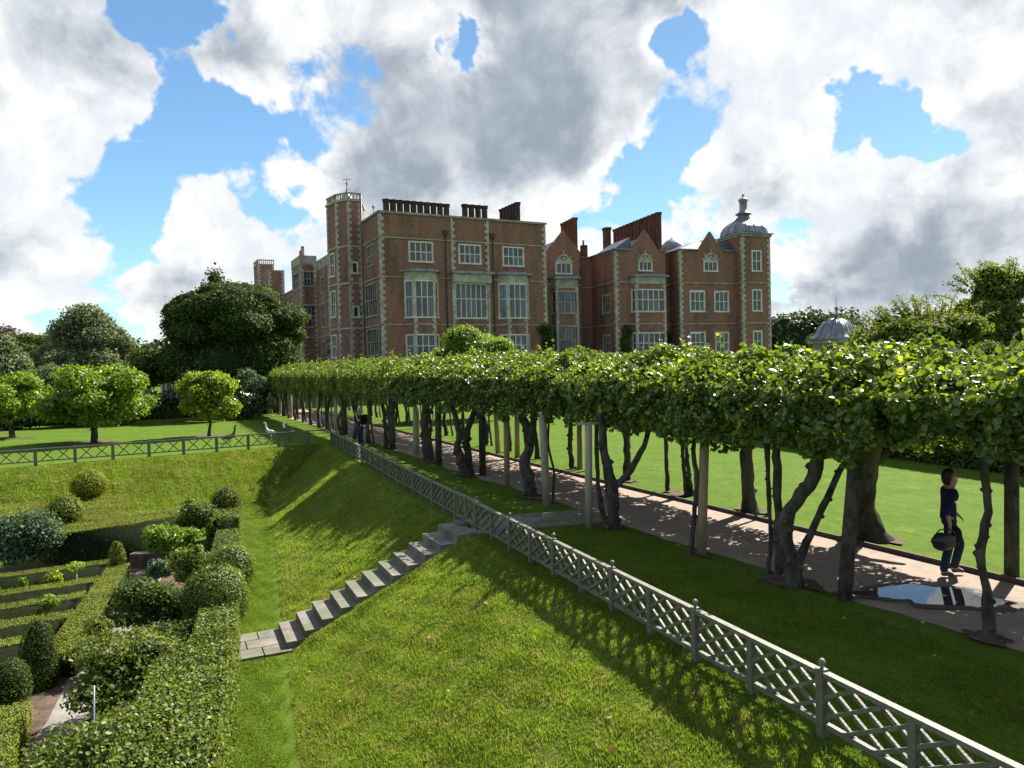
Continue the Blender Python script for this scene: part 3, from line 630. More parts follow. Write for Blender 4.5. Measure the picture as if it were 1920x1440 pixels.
# ------------------------------------------------------------ fences
def fence_run(root, pts_ball, mids, zf=lambda x, y: 0.0, h=.62, nd=3, thin=1.0):
    """pts_ball: list of (point, has_ball) in order; a lattice panel between each two posts"""
    for (q, ball) in pts_ball:
        b = MB(); s = .042 * thin if ball else .036 * thin; z = zf(*q); b.box(q[0] - s, q[0] + s, q[1] - s, q[1] + s, z - .15, z + h + (.02 if ball else -.01), rotM(q))
        po = b.build('post', WOODG, root)
        if ball:
            b = MB(); b.lathe((q[0], q[1], z + h + .015), [(.016, 0), (.016, .02), (.024, .032), (.034, .055), (.034, .07), (.024, .09), (.008, .10)], 10); b.build('ball_finial', WOODG, po)
ROTA = [0.0]
def rotM(q):
    a = ROTA[0]
    def M(x, y, z): dx, dy = x - q[0], y - q[1]; return (q[0] + dx * math.cos(a) - dy * math.sin(a), q[1] + dx * math.sin(a) + dy * math.cos(a), z)
    return M
def lattice_panel(root, A, B, z0, z1, spacing=.30, w=.034, t=.016, name='lattice_panel', zA=0.0, zB=0.0, slant=1.0):
    A = Vector((A[0], A[1], zA)); B = Vector((B[0], B[1], zB)); L = (B - A).length; d = (B - A) / L; n = Vector((d.y, -d.x, 0)).normalized(); H = z1 - z0; b = MB()
    def pt(u, z, o): return A + d * u + n * o + Vector((0, 0, z0 + z))
    Hx = H * slant; cnt = max(3, int(round((L + Hx) / spacing))); st = (L + Hx) / cnt
    for sg, off in ((1, t * .52), (-1, -t * .52)):
        for i in range(1, cnt):
            c = -Hx + i * st; u0, u1 = max(c, 0), min(c + Hx, L)
            if u1 - u0 < .03: continue
            f0, f1 = (u0 - c) / Hx, (u1 - c) / Hx
            if sg < 0: f0, f1 = 1 - f0, 1 - f1
            a_, b_ = pt(u0, f0 * H, off), pt(u1, f1 * H, off); b.bar(a_, b_, t, w, up=n.cross(b_ - a_))
    return b.build(name, WOODG, root)
def rails(root, A, B, z, w=.075, h=.045, name='rail', zA=0.0, zB=0.0):
    b = MB(); b.bar((A[0], A[1], z + zA), (B[0], B[1], z + zB), w, h); return b.build(name, WOODG, root)
ROTA[0] = math.atan2(FD[1], FD[0])
WF = empty('lattice_fence', (FA[0], FA[1], 0), 'long low grey timber lattice fence with ball finials along the top of the bank', 'fence')
def fp(s): return FA + FD * s
SP = 1.93
near = [-SP * 1.0 + k * SP / 2 for k in range(0, 15)]        # up to s=11.58
near = [s for s in near if s <= 11.6]
far0 = 13.0; far = [far0 + k * SP / 2 for k in range(0, 21)]
for seq in (near, far):
    fence_run(WF, [(tuple(fp(s)), (k % 2 == 0)) for k, s in enumerate(seq)], None)
    for k in range(len(seq) - 1):
        a_, b_ = fp(seq[k] + .04), fp(seq[k + 1] - .04)
        lattice_panel(WF, a_, b_, .14, .575, spacing=.34, w=.036, t=.028, slant=1.75)
        if k % 2 == 0:
            e_ = seq[min(k + 2, len(seq) - 1)]
            rails(WF, fp(seq[k] + .05), fp(e_ - .05), .60, name='top_rail'); rails(WF, fp(seq[k] + .05), fp(e_ - .05), .13, .05, .05, name='bottom_rail')
GT = empty('garden_gate', (fp(12.3)[0], fp(12.3)[1], 0), 'low grey timber gate with crossed braces at the head of the stone steps', 'gate')
g0, g1 = 11.68, 12.92; gm_ = (g0 + g1) / 2
rails(GT, fp(g0), fp(g1), .62, .06, .05, 'top_rail'); rails(GT, fp(g0), fp(g1), .12, .05, .05, 'bottom_rail')
for s in (g0 + .02, gm_ - .03, gm_ + .03, g1 - .02):
    q = fp(s); b = MB(); b.box(q[0] - .025, q[0] + .025, q[1] - .025, q[1] + .025, .04, .64, rotM(q)); b.build('stile', WOODG, GT)
for (u, v) in ((g0 + .04, gm_ - .05), (gm_ + .05, g1 - .04)):
    for s in (0, 1):
        b = MB(); A_, B_ = fp(u), fp(v); z0_, z1_ = (.15, .59) if s == 0 else (.59, .15); o_ = .012 * (1 if s else -1)
        b.bar((A_[0] + FN[0] * o_, A_[1] + FN[1] * o_, z0_), (B_[0] + FN[0] * o_, B_[1] + FN[1] * o_, z1_), .02, .045); b.build('brace', WOODG, GT)
ROTA[0] = math.atan2(LD[1], LD[0])
LF = empty('crossed_rail_fence', (CORNER[0], CORNER[1], 0), 'low grey timber fence with crossed braces running along the far lawn at left', 'fence')
def lp(s): return CORNER + LD * s
lz = lambda s: 0.0
seq = [1.0 + 1.36 * k for k in range(0, 16)]
for k, s in enumerate(seq):
    q = lp(s); b = MB(); b.box(q[0] - .06, q[0] + .06, q[1] - .05, q[1] + .05, -.2, .68, rotM(q)); b.build('post', WOODG, LF)
    if k < len(seq) - 1:
        A_, B_ = lp(s + .06), lp(seq[k + 1] - .06); rails(LF, A_, B_, .64, .08, .055, 'top_rail'); rails(LF, A_, B_, .16, .05, .05, 'bottom_rail')
        lattice_panel(LF, A_, B_, .18, .61, spacing=.62, w=.040, t=.02, name='crossed_braces')
A_, B_ = lp(.05), lp(seq[0] - .06); rails(LF, A_, B_, .64, .08, .055, 'top_rail')

# ------------------------------------------------------------ pleached limes and their posts
def knotty(b, pts, rad, seed, seg=10, knobs=0):
    r = random.Random(seed); P = [Vector(p) for p in pts]; Q = []; RR = []
    n = len(P) - 1; rad = [x * .80 for x in rad]
    for i in range(n):
        p0, p1, p2, p3 = P[max(i - 1, 0)], P[i], P[i + 1], P[min(i + 2, n)]; m = max(2, int((p2 - p1).length / .13))
        for j in range(m):
            t = j / m; Q.append(.5 * ((2 * p1) + (p2 - p0) * t + (2 * p0 - 5 * p1 + 4 * p2 - p3) * t * t + (3 * p1 - p0 - 3 * p2 + p3) * t ** 3)); RR.append(rad[i] + (rad[i + 1] - rad[i]) * t)
    Q.append(P[-1]); RR.append(rad[-1]); k = len(Q)
    for i in range(1, k - 1):
        Q[i] = Q[i] + Vector((r.uniform(-1, 1), r.uniform(-1, 1), 0)) * min(RR[i], .12) * .22; RR[i] *= r.uniform(.9, 1.12)
    b.tube(Q, RR, seg)
    for _ in range(knobs):
        i = r.randrange(1, k - 1); a = r.uniform(0, 6.28); o = Vector((math.cos(a), math.sin(a), 0)) * RR[i]
        s = min(RR[i] * r.uniform(.3, .5) + .012, .055); c = Q[i] + o * .85
        b.tube([c - Vector((0, 0, s)), c - Vector((0, 0, s * .4)) + o * .15, c + o * .25, c + Vector((0, 0, s * .5)) + o * .12, c + Vector((0, 0, s))], [s * .3, s * .8, s, s * .75, s * .25], 7)
def lime_crown(name, L, seed, n, leaf, mat, z0=1.98, z1=3.62, yo=-.62, yi=1.95, side=1, six=True):
    """local frame: x along the row, y across the walk, z up; outer face hangs low, inner part roofs the walk"""
    rng = np.random.default_rng(seed); half = L / 2 + .18; P = []
    m = int(n * 2.2); x = rng.uniform(-half, half, m); kind = rng.random(m)
    ph = rng.uniform(0, 6, 8)
    def lum(x, y): return .5 * np.sin(x * 2.6 + ph[0]) + .35 * np.sin(x * 5.3 + y * 2 + ph[1]) + .3 * np.sin(y * 4.1 + ph[2] + x) + .25 * np.sin(x * 9.7 - y * 6 + ph[3])
    y = np.empty(m); z = np.empty(m); Nn = np.zeros((m, 3))
    A = kind < .46                       # top surface with a few shoots standing up
    y[A] = rng.uniform(yo, yi, A.sum()); edge = np.clip((y[A] - yo) / .45, 0, 1)
    z[A] = z1 - .62 * (1 - np.clip((y[A] - yo) / 1.0, 0, 1)) ** 1.6 + .20 * lum(x[A], y[A]) - np.abs(rng.normal(0, .14, A.sum())); Nn[A] = [0, -.25, 1]
    B = (kind >= .46) & (kind < .72)     # outer side face
    z[B] = rng.uniform(0, 1, B.sum()) ** .85 * (z1 - z0 - .5) + z0; y[B] = yo + .24 * lum(x[B], z[B] * 1.6) + np.abs(rng.normal(0, .13, B.sum())); Nn[B] = [0, -.8, .75]
    z[B] -= (z[B] < z0 + .3) * (.18 * (lum(x[B] * 1.1, 0) + .2))
    C = kind >= .72                      # inside mass
    y[C] = rng.uniform(yo, yi, C.sum()); zb = z0 + .15 + .75 * sstep((y[C] - yo - .9) / .9); z[C] = zb + (z1 - .15 - zb) * rng.random(C.sum()); Nn[C] = [0, 0, .6]
    # leafy shoots standing up from the top and out from the side
    for k in range(int(13 * L)):
        sel = rng.integers(0, m, 26); x0, y0 = rng.uniform(-half, half), rng.uniform(yo, yi); h = rng.uniform(.12, .42) * (1.7 if rng.random() < .15 else .9); t = np.linspace(0, 1, 26); dx, dy = rng.normal(0, .12, 2)
        if k % 3 == 0: x[sel] = x0 + dx * t + rng.normal(0, .05, 26); y[sel] = yo - .1 - h * .5 * t + rng.normal(0, .05, 26); z[sel] = rng.uniform(z0 + .3, z1 - .3) + .15 * t - .25 * t * t + rng.normal(0, .05, 26)
        else: x[sel] = x0 + dx * t + rng.normal(0, .05, 26); y[sel] = y0 + dy * t + rng.normal(0, .05, 26); z[sel] = z1 - .15 + h * t
        Nn[sel] = [0, -.3, .8]
    en = np.clip((np.abs(x) / half - .45) / .55, 0, 1) ** 2; zm = (z0 + z1) / 2; z = z - en * np.where(z > zm, .36, -.28) * np.abs(z - zm) / (z1 - zm)
    Pn = np.column_stack([x, y, z]); keep = (lum(x * 1.7, z * 2.3 + y) > -1.0) & (rng.random(m) < .9); Pn = Pn[keep][:n]; Nn = Nn[keep][:n]
    Pn[:, 1] *= side; Nn[:, 1] *= side
    cores = []  # opaque lumps added inside the crown to block sun and darken its underside
    for cx__ in np.arange(-half + .35, half - .2, .62):
        for cy__ in np.arange(yo + .75, yi - .1, .62): cores.append(sphere_core((cx__ + rng.uniform(-.1, .1), side * (cy__ + rng.uniform(-.1, .1)), (z0 + z1) / 2 + (.0 if cy__ < .3 else .10) + rng.uniform(-.06, .06)), (.40, .38, .22), 8, 5, seed=int(rng.integers(99))))
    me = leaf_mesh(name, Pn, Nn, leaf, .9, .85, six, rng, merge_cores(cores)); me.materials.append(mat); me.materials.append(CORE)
    return me
ROWL = np.array([-.4370, .8995]); ROWR = np.array([-.4370, .8995])
angL = math.atan2(ROWL[1], ROWL[0])
def place_crown(me, x, y, rz, parent, side=1):
    o = bpy.data.objects.new('crown', me); COL.objects.link(o); o.parent = parent; o.matrix_parent_inverse = pinv(parent)
    o.location = (x, y, 0); o.rotation_euler = (0, 0, rz); return o
def shear_top(me, dz): pass
# left row: y positions of the trees and their surveyed stems
GLT = 'pleached lime trees in the near row of the walk'; GRT = 'pleached lime trees in the far row of the walk'
lime_l = [
 ((6.95, 6.35), 'lime tree past the right edge of the view, its leaves ending the near row', [([(6.95, 6.35, -.05), (6.9, 6.35, 1.2), (6.85, 6.3, 2.6)], [.09, .07, .06])], 2),
 ((5.77, 8.98), 'lime with one thin knobbly stem, rightmost of the near row', [([(5.77, 8.98, -.05), (5.73, 8.98, .73), (5.65, 8.98, 1.06), (5.76, 8.98, 1.58), (5.71, 8.98, 2.4), (5.75, 9, 2.9)], [.10, .062, .066, .058, .062, .05])], 12),
 ((4.27, 11.29), 'lime with a thick twisted trunk and a leaning stem left of the puddle', [([(4.27, 11.29, -.05), (4.25, 11.29, .3), (4.13, 11.29, 1.04), (4.5, 11.29, 1.55), (4.66, 11.3, 2.0), (4.85, 11.3, 2.6)], [.21, .15, .14, .13, .13, .11]), ([(4.17, 11.35, -.05), (4.57, 11.41, .77), (4.89, 11.41, 1.45), (5.22, 11.4, 2.1)], [.10, .07, .06, .05]), ([(4.08, 12.0, -.05), (4.23, 12.2, .48), (4.2, 12.2, 1.4), (4.22, 12.2, 2.6)], [.06, .045, .04, .04]), ([(4.27, 11.93, -.05), (4.25, 11.93, 2.6)], [.10, .075])], 14),
 ((3.18, 13.33), 'lime with a slim wavy grey stem close beside the orange timber post', [([(3.16, 13.33, -.05), (3.24, 13.33, .7), (3.30, 13.33, 1.36), (3.25, 13.33, 1.8), (3.30, 13.33, 2.6)], [.065, .05, .055, .05, .05])], 8),
 ((2.1, 15.55), 'forked lime whose trunk splits into a Y beside the paving', [([(2.1, 15.55, -.05), (2.08, 15.55, .5), (2.06, 15.55, 1.0), (1.92, 15.55, 1.6), (1.85, 15.55, 2.5)], [.19, .15, .14, .11, .09]), ([(2.08, 15.55, .85), (2.45, 15.5, 1.25), (2.72, 15.45, 1.75), (2.95, 15.45, 2.4)], [.11, .085, .075, .06]), ([(2.0, 15.93, -.05), (1.82, 15.93, .76), (1.80, 15.93, 2.5)], [.10, .06, .055]), ([(2.0, 15.75, .6), (1.93, 15.8, 1.5), (1.98, 15.8, 2.5)], [.05, .04, .04])], 8),
 ((.45, 19.67), 'lime with a stout gnarled trunk beyond the gate', [([(.45, 19.67, -.05), (.40, 19.67, .4), (.30, 19.67, .9), (.42, 19.67, 1.5), (.26, 19.67, 2.2), (.2, 19.7, 2.7)], [.26, .21, .18, .16, .13, .1]), ([(.42, 19.6, 1.2), (.62, 19.6, 2.6)], [.12, .08]), ([(.95, 18.6, -.05), (1.0, 18.6, .8), (.88, 18.6, 1.5), (.92, 18.6, 2.4)], [.05, .035, .035, .03])], 12),
 ((-1.6, 23.8), 'lime with two close crooked trunks, behind the lattice fence left of the gate', [([(-1.55, 23.64, -.05), (-1.79, 23.64, .88), (-1.72, 23.64, 1.4), (-1.95, 23.64, 2.4)], [.20, .15, .12, .1]), ([(-1.4, 23.96, -.05), (-1.51, 23.96, 1.17), (-1.2, 23.96, 2.2)], [.17, .14, .1])], 10),
 ((-3.24, 27.97), 'lime with a broad dark upright trunk between two timber posts', [([(-3.2, 27.97, -.05), (-3.3, 27.97, 1), (-3.28, 27.97, 2.5)], [.28, .22, .16])], 8),
]
prevs = None
def lime(root_c, label, stems, knobs, mid, L, rz, side, leafn, leafs, group, name='lime_tree', mat=L_LIME, seed=0, z0=1.98, z1=3.62, yi=1.95, barkm=None):
    root = empty(name, (root_c[0], root_c[1], 0), label, 'lime tree', group)
    for i, (pts, rad) in enumerate(stems):
        b = MB(); knotty(b, pts, rad, seed + i, 10, knobs if i < 2 else 2); b.build('trunk', barkm or BARKG, root)
    place_crown(lime_crown('crown', L, seed, leafn, leafs, mat, z0, z1, -.62, yi, side), mid[0], mid[1], rz, root)
    return root
ys = [4.4, 7.6, 10.1, 12.3, 14.4, 17.5, 21.8, 25.9, 29.6]
def rowpt(y):  # along the near row
    t = (y - 8.98) / ROWL[1]; return (5.77 + ROWL[0] * t, y)
angs = math.atan2(ROWL[1], ROWL[0])
for i, (c_, lab, stems, kn) in enumerate(lime_l):
    y0, y1 = ys[i], ys[i + 1]; m = rowpt((y0 + y1) / 2); L = (y1 - y0) / ROWL[1]
    z1 = 3.47 + i * .045
    # local -y must face the camera side (outwards from the walk): rotate by angs, outward = left of direction
    lime(c_, lab, stems, kn, m, L, angs + math.pi, 1, int(6600 * L), .082, GLT, seed=40 + i, z0=[2.3, 2.34, 2.15, 2.1, 2.12, 2.15, 2.17, 2.2][i], z1=z1)
# left row further off: shared meshes
ORD = ['first', 'second', 'third', 'fourth', 'fifth', 'sixth', 'seventh', 'eighth', 'ninth', 'tenth', 'eleventh', 'twelfth', 'thirteenth', 'fourteenth']
farL = [32.4 + 2.55 * k for k in range(13)]
fc = [lime_crown('crown', 2.95, 90 + k, 6500, .095, L_LIME_FAR, 2.12, 3.9, six=False) for k in range(3)]
def far_lime(x, y, lab, group, rz, me, seed, th=.11, hang=2.5):
    root = empty('lime_tree', (x, y, 0), lab, 'lime tree', group); b = MB(); r = random.Random(seed)
    knotty(b, [(x, y, -.05), (x + r.uniform(-.15, .15), y, .8), (x + r.uniform(-.15, .15), y, 1.6), (x + r.uniform(-.15, .2), y, hang)], [th * 1.4, th, th * .9, th * .8], seed, 8, 5)
    if r.random() < .6: knotty(b, [(x + .3, y - .3, -.05), (x + .2, y - .3, 1.2), (x + .3, y - .2, hang)], [.07, .05, .045], seed + 5, 6, 2)
    b.build('trunk', BARK, root); place_crown(me, x, y, rz, root); return root
for k, y in enumerate(farL):
    x, _ = rowpt(y); lab = ['lime with a crooked stem just right of the man in black', 'lime rising behind the far end of the lattice fence, left of the man in black'][k] if k < 2 else 'near row lime, the %s one beyond the far end of the lattice fence' % ORD[k - 1]
    far_lime(x, y, lab, GLT, angs + math.pi, fc[k % 3], 300 + k, .12 if k < 2 else .10)
# right row
lime_r = [((8.75, 8.9), 'far row lime past the right edge, leaves behind the thin knobbly stem', [([(8.75, 8.9, -.05), (8.8, 8.9, 1.4), (8.7, 8.9, 2.6)], [.11, .09, .08])], 5, .1),
 ((6.77, 14.19), 'big old lime with a broad flared trunk on the lawn edge left of the woman', [([(6.80, 14.19, -.12), (6.78, 14.19, .10), (6.74, 14.19, .30), (6.70, 14.19, .6), (6.72, 14.19, 1.1), (6.80, 14.19, 1.7), (6.9, 14.2, 2.6)], [.62, .47, .37, .31, .29, .31, .28]), ([(6.85, 14.19, 1.4), (7.35, 14.1, 1.85), (8.0, 14, 2.2)], [.13, .10, .07])], 10, .2),
 ((5.34, 16.79), 'upright lime with a thick dark trunk right of the orange timber post', [([(5.36, 16.79, -.05), (5.34, 16.79, .25), (5.32, 16.79, 1), (5.28, 16.79, 1.8), (5.25, 16.8, 2.6)], [.32, .21, .17, .16, .14]), ([(5.72, 16.6, -.05), (5.74, 16.6, .6), (5.66, 16.6, 1.7), (5.6, 16.6, 2.5)], [.07, .05, .05, .04])], 10, .2),
 ((4.47, 19.2), 'lime with a bundle of thin crossing stems right of the knobbly bare stem', [([(4.5, 19.2, -.05), (4.42, 19.2, .8), (4.36, 19.2, 2.4)], [.10, .06, .05]), ([(4.62, 19.2, -.05), (4.5, 19.2, 1.2), (4.55, 19.2, 2.4)], [.09, .06, .05]), ([(4.13, 19.9, -.05), (4.12, 19.9, .8), (4.08, 19.9, 2.4)], [.08, .07, .06])], 14, .2),
 ((3.33, 21.87), 'lime with a sunlit brownish stem beyond the forked lime', [([(3.33, 21.87, -.05), (3.36, 21.87, .8), (3.38, 21.87, 2.4)], [.16, .13, .11])], 10, .2),
 ((1.9, 24.7), 'lime with a slim dark stem beside the twin sunlit posts across the walk', [([(1.95, 24.7, -.05), (1.9, 24.7, 1), (2.0, 24.7, 2.4)], [.12, .10, .08])], 6, .2)]
yr = [6.6, 11.4, 15.5, 17.9, 20.5, 23.3, 26.2]
def rowr(y): t = (y - 11.49) / ROWL[1]; return (7.66 - .0 + (-.4125) * (y - 11.49) * 1.0, y)
angr = math.atan2(1.0, -.4125)
for i, (c_, lab, stems, kn, _) in enumerate(lime_r):
    y0, y1 = yr[i], yr[i + 1]; m = rowr((y0 + y1) / 2); L = (y1 - y0) * 1.08
    lime(c_, lab, stems, kn, m, L, angr, 1, int(3600 * L), .085, GRT, seed=140 + i, z0=1.92, z1=3.45, yi=1.9, barkm=BARK)
fr = [lime_crown('crown', 3.1, 190 + k, 4500, .10, L_LIME_FAR, 2.0, 3.85, yi=1.8, six=False) for k in range(2)]
for k in range(15):
    y = 27.6 + 2.6 * k; x, _ = rowr(y); x -= .12
    far_lime(x, y, 'far row lime, the %s one beyond the broad dark trunk' % ORD[k - 1] if k > 1 else ['lime of the far row with dark forked stems seen between the timber posts', 'lime of the far row just behind the broad dark trunk'][k], GRT, angr, fr[k % 2], 400 + k, .10)
# timber posts
def post(base, top, r, mat, label, group='timber posts carrying the pleached limes', bar_=None):
    root_name = 'timber_post'; b = MB(); b.tube([(base[0], base[1], -.1), (base[0] + (top[0] - base[0]) * .5, base[1] + (top[1] - base[1]) * .5, top[2] * .5), top], [r, r * .98, r * .95], 14)
    if bar_:
        root = empty(root_name, (base[0], base[1], 0), label, 'post', group); b.build('shaft', mat, root)
        c = MB(); c.bar((top[0] - bar_[0], top[1] - bar_[1], top[2] + .03), (top[0] + bar_[0], top[1] + bar_[1], top[2] + .03), .09, .05); c.build('cross_bar', mat, root); return root
    o = b.build(root_name, mat); return tag(o, label, 'post', group)
post((4.72, 10.61, 0), (4.92, 10.61, 2.15), .10, BARKG, 'thick grey timber post leaning slightly, left of the puddle')
post((3.35, 13.31, 0), (3.46, 13.31, 2.35), .088, WOODP, 'orange brown timber post in the near row, beside a slim wavy stem')
post((1.57, 15.77, 0), (1.61, 15.77, 2.2), .082, WOODW, 'pale timber post with a short cross bar at the edge of the paving', bar_=(.28, .05))
post((.79, 18.35, 0), (.74, 18.35, 2.3), .10, WOODW, 'grey brown timber post right of the stout gnarled trunk')
post((-.21, 21.43, 0), (-.19, 21.43, 2.4), .085, WOODP, 'light brown timber post standing alone left of the stout gnarled trunk')
post((-1.01, 23.65, 0), (-.99, 23.65, 2.4), .11, BARK, 'dark timber post right of the two crooked trunks')
post((-2.70, 26.51, 0), (-2.67, 26.51, 2.4), .12, BARKG, 'grey post right of the broad dark upright trunk')
post((-3.94, 29.79, 0), (-3.89, 29.79, 2.3), .13, WOODW, 'pale post with a long cross bar left of the broad dark upright trunk', bar_=(.55, -.9))
post((-5.24, 31.98, 0), (-5.21, 31.98, 2.4), .14, BARKG, 'grey brown post two posts right of the man in black')
post((-9.08, 39.64, 0), (-9.01, 39.64, 2.5), .19, BARKG, 'broad pale post standing at the far corner of the lattice fence')
post((7.74, 11.49, 0), (7.76, 11.49, 2.2), .105, BARKG, 'dark timber post at the lawn edge by the right edge of the view')
post((2.19, 24.56, 0), (2.22, 24.56, 2.3), .09, WOODP, 'sunlit orange post of the far row, left one of a close pair')
post((2.48, 24.3, 0), (2.46, 24.3, 2.3), .075, BARK, 'narrow dark post of the far row, right one of a close pair')
post((.13, 28.12, 0), (.18, 28.12, 2.3), .10, WOODP, 'brown post of the far row seen beyond the alone standing near post')
post((-.63, 29.65, 0), (-.69, 29.65, 2.3), .10, WOODP, 'thin brown post of the far row beyond the dark post')
for k in range(9):
    y = 41.8 + 2.3 * k; x, _ = rowpt(y); post((x + .2, y, 0), (x + .2, y, 2.5), .12, BARKG if k % 2 else WOODW, '%s post of the near row, the %s beyond the far corner post' % ('grey' if k % 2 else 'pale', ORD[k]))

# ------------------------------------------------------------ clipped hedges and topiary of the sunken garden
HT = -.70
hedge('clipped_hedge', 'broad sunlit clipped hedge in the bottom left foreground beside the lawn strip', [(-2.75, 6.3), (-3.92, 9.8), (-4.42, 11.3), (-5.15, 11.45), (-5.30, 10.6), (-4.75, 8.9), (-4.15, 6.6), (-3.6, 5.6)], GZ, HT, L_BOXY, .050, 1350, 3, 'clipped hedges bounding the garden', jit=.03, tilt=.75)
hedge('clipped_hedge', 'narrow end of the foreground hedge just in front of the big ball topiary', [(-4.42, 11.3), (-4.98, 12.95), (-5.5, 12.8), (-5.15, 11.45)], GZ, HT + .02, L_BOXY, .045, 1350, 4, 'clipped hedges bounding the garden', jit=.025, tilt=.7)
hedge('clipped_hedge', 'thin low hedge strip beside the lawn between the ball topiaries and the tall block hedge', [(-4.98, 13.0), (-7.98, 21.4), (-8.6, 21.2), (-5.65, 12.75)], GZ, -1.02, L_BOXY, .04, 900, 5, 'clipped hedges bounding the garden')
hedge('clipped_hedge', 'tall block of clipped hedge with a dome on top beside the lawn strip', [(-8.04, 21.5), (-8.86, 23.9), (-9.80, 23.65), (-8.92, 21.25)], GZ, HT, L_BOXY, .05, 900, 6, 'clipped hedges bounding the garden')
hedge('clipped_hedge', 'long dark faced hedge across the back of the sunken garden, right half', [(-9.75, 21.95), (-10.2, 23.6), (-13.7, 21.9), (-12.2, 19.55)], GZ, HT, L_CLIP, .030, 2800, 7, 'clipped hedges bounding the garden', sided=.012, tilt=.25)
hedge('clipped_hedge', 'golden topped hedge block running back to the bank behind the ball topiaries', [(-11.9, 21.4), (-13.6, 26.0), (-15.3, 25.4), (-13.5, 20.9)], GZ, HT + .02, L_CLIP, .034, 2000, 8, 'clipped hedges bounding the garden', tilt=.25)
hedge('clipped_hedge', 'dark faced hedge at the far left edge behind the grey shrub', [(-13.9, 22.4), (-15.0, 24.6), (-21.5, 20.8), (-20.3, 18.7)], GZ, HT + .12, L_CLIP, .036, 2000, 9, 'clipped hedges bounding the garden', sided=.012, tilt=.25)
def ballfn(r, cut=0.12): return lambda t: r * math.sqrt(max(1 - (2 * (cut + t * (1 - cut)) - 1) ** 2, 0.0004))
topiary('ball_topiary', 'largest clipped ball topiary, beside the lawn strip behind the foreground hedge', ballfn(.60), (-6.12, 14.9), -1.62, -.40, L_BOXY, .040, 2900, 5, 'ball topiaries', jit=.035)
topiary('ball_topiary', 'clipped ball topiary just behind the largest ball', ballfn(.50), (-6.72, 17.3), -1.55, -.55, L_BOXY, .042, 2200, 6, 'ball topiaries', jit=.035)
topiary('ball_topiary', 'yellow green dome topiary on the tall block hedge', ballfn(.44, .3), (-9.10, 23.2), HT - .02, HT + .62, L_CLIP, .04, 1300, 7, 'ball topiaries', jit=.03)
topiary('ball_topiary', 'golden ball topiary on a short stem in front of the far bank', ballfn(.55), (-14.55, 25.2), -.62, .32, L_GOLD, .04, 1300, 8, 'ball topiaries', jit=.03, stem=-1.0, corem=GOLDCORE)
topiary('ball_topiary', 'darker ball topiary left of and below the golden ball', ballfn(.48), (-13.05, 21.3), -.78, .06, L_CLIP, .045, 1300, 9, 'ball topiaries', jit=.045)
# low hedges edging the beds: rows and the long cross hedge
GH = 'low clipped hedges edging the beds'; LT = -1.35
u = np.array([-.865, -.50]); v = np.array([-.355, .935])   # row direction to the left, axis direction away
ends = [((-10.55, 19.05), 'farthest'), ((-9.95, 17.35), 'second farthest'), ((-9.55, 16.15), 'middle'), ((-9.05, 14.85), 'fourth'), ((-8.85, 13.55), 'nearest')]
for k, (e_, w_) in enumerate(ends):
    e_ = np.array(e_); L = 8.5; P = [e_, e_ + v * .50, e_ + v * .50 + u * L, e_ + u * L]
    hedge('low_hedge', w_ + ' low hedge row edging the garden beds at left', [tuple(p) for p in P], GZ, LT, L_CLIP, .024, 3400, 20 + k, GH, 'hedge', jit=.012, sided=.03, tilt=.22)  # few side leaves, so the shade-dark core shows
hedge('low_hedge', 'long low hedge running away from the egg shaped topiary across the ends of the rows', [(-7.75, 12.9), (-10.0, 19.1), (-10.5, 19.0), (-8.35, 12.8)], GZ, LT + .004, L_CLIP, .024, 3400, 31, GH, 'hedge', jit=.012, sided=.03, tilt=.22)
hedge('low_hedge', 'low hedge in the bottom left corner in front of the two egg shaped topiaries', [(-5.6, 7.4), (-7.35, 11.0), (-8.9, 10.2), (-8.2, 6.5)], GZ, LT, L_CLIP, .024, 3400, 32, GH, 'hedge', jit=.015)
def eggfn(r, p=1.0): return lambda t: r * (1 - t ** 2.6) ** .5 * (.86 + .28 * math.sin(min(t * 1.6 + .35, 1.57)) - .14) + .005
topiary('egg_topiary', 'taller of the two egg shaped dark topiaries at left', eggfn(.31), (-8.18, 12.5), GZ, -.60, L_YEW, .026, 2200, 41, 'egg shaped topiaries', jit=.012)
topiary('egg_topiary', 'shorter egg shaped topiary at the left edge, in front of the taller one', eggfn(.30), (-7.85, 11.3), -1.5, -.82, L_YEW, .026, 2200, 42, 'egg shaped topiaries', jit=.012)
topiary('cone_topiary', 'small pointed yew cone at the far end of the long low hedge', eggfn(.22), (-10.25, 18.9), GZ, -.74, L_CLIP, .028, 1500, 43, None, jit=.012)
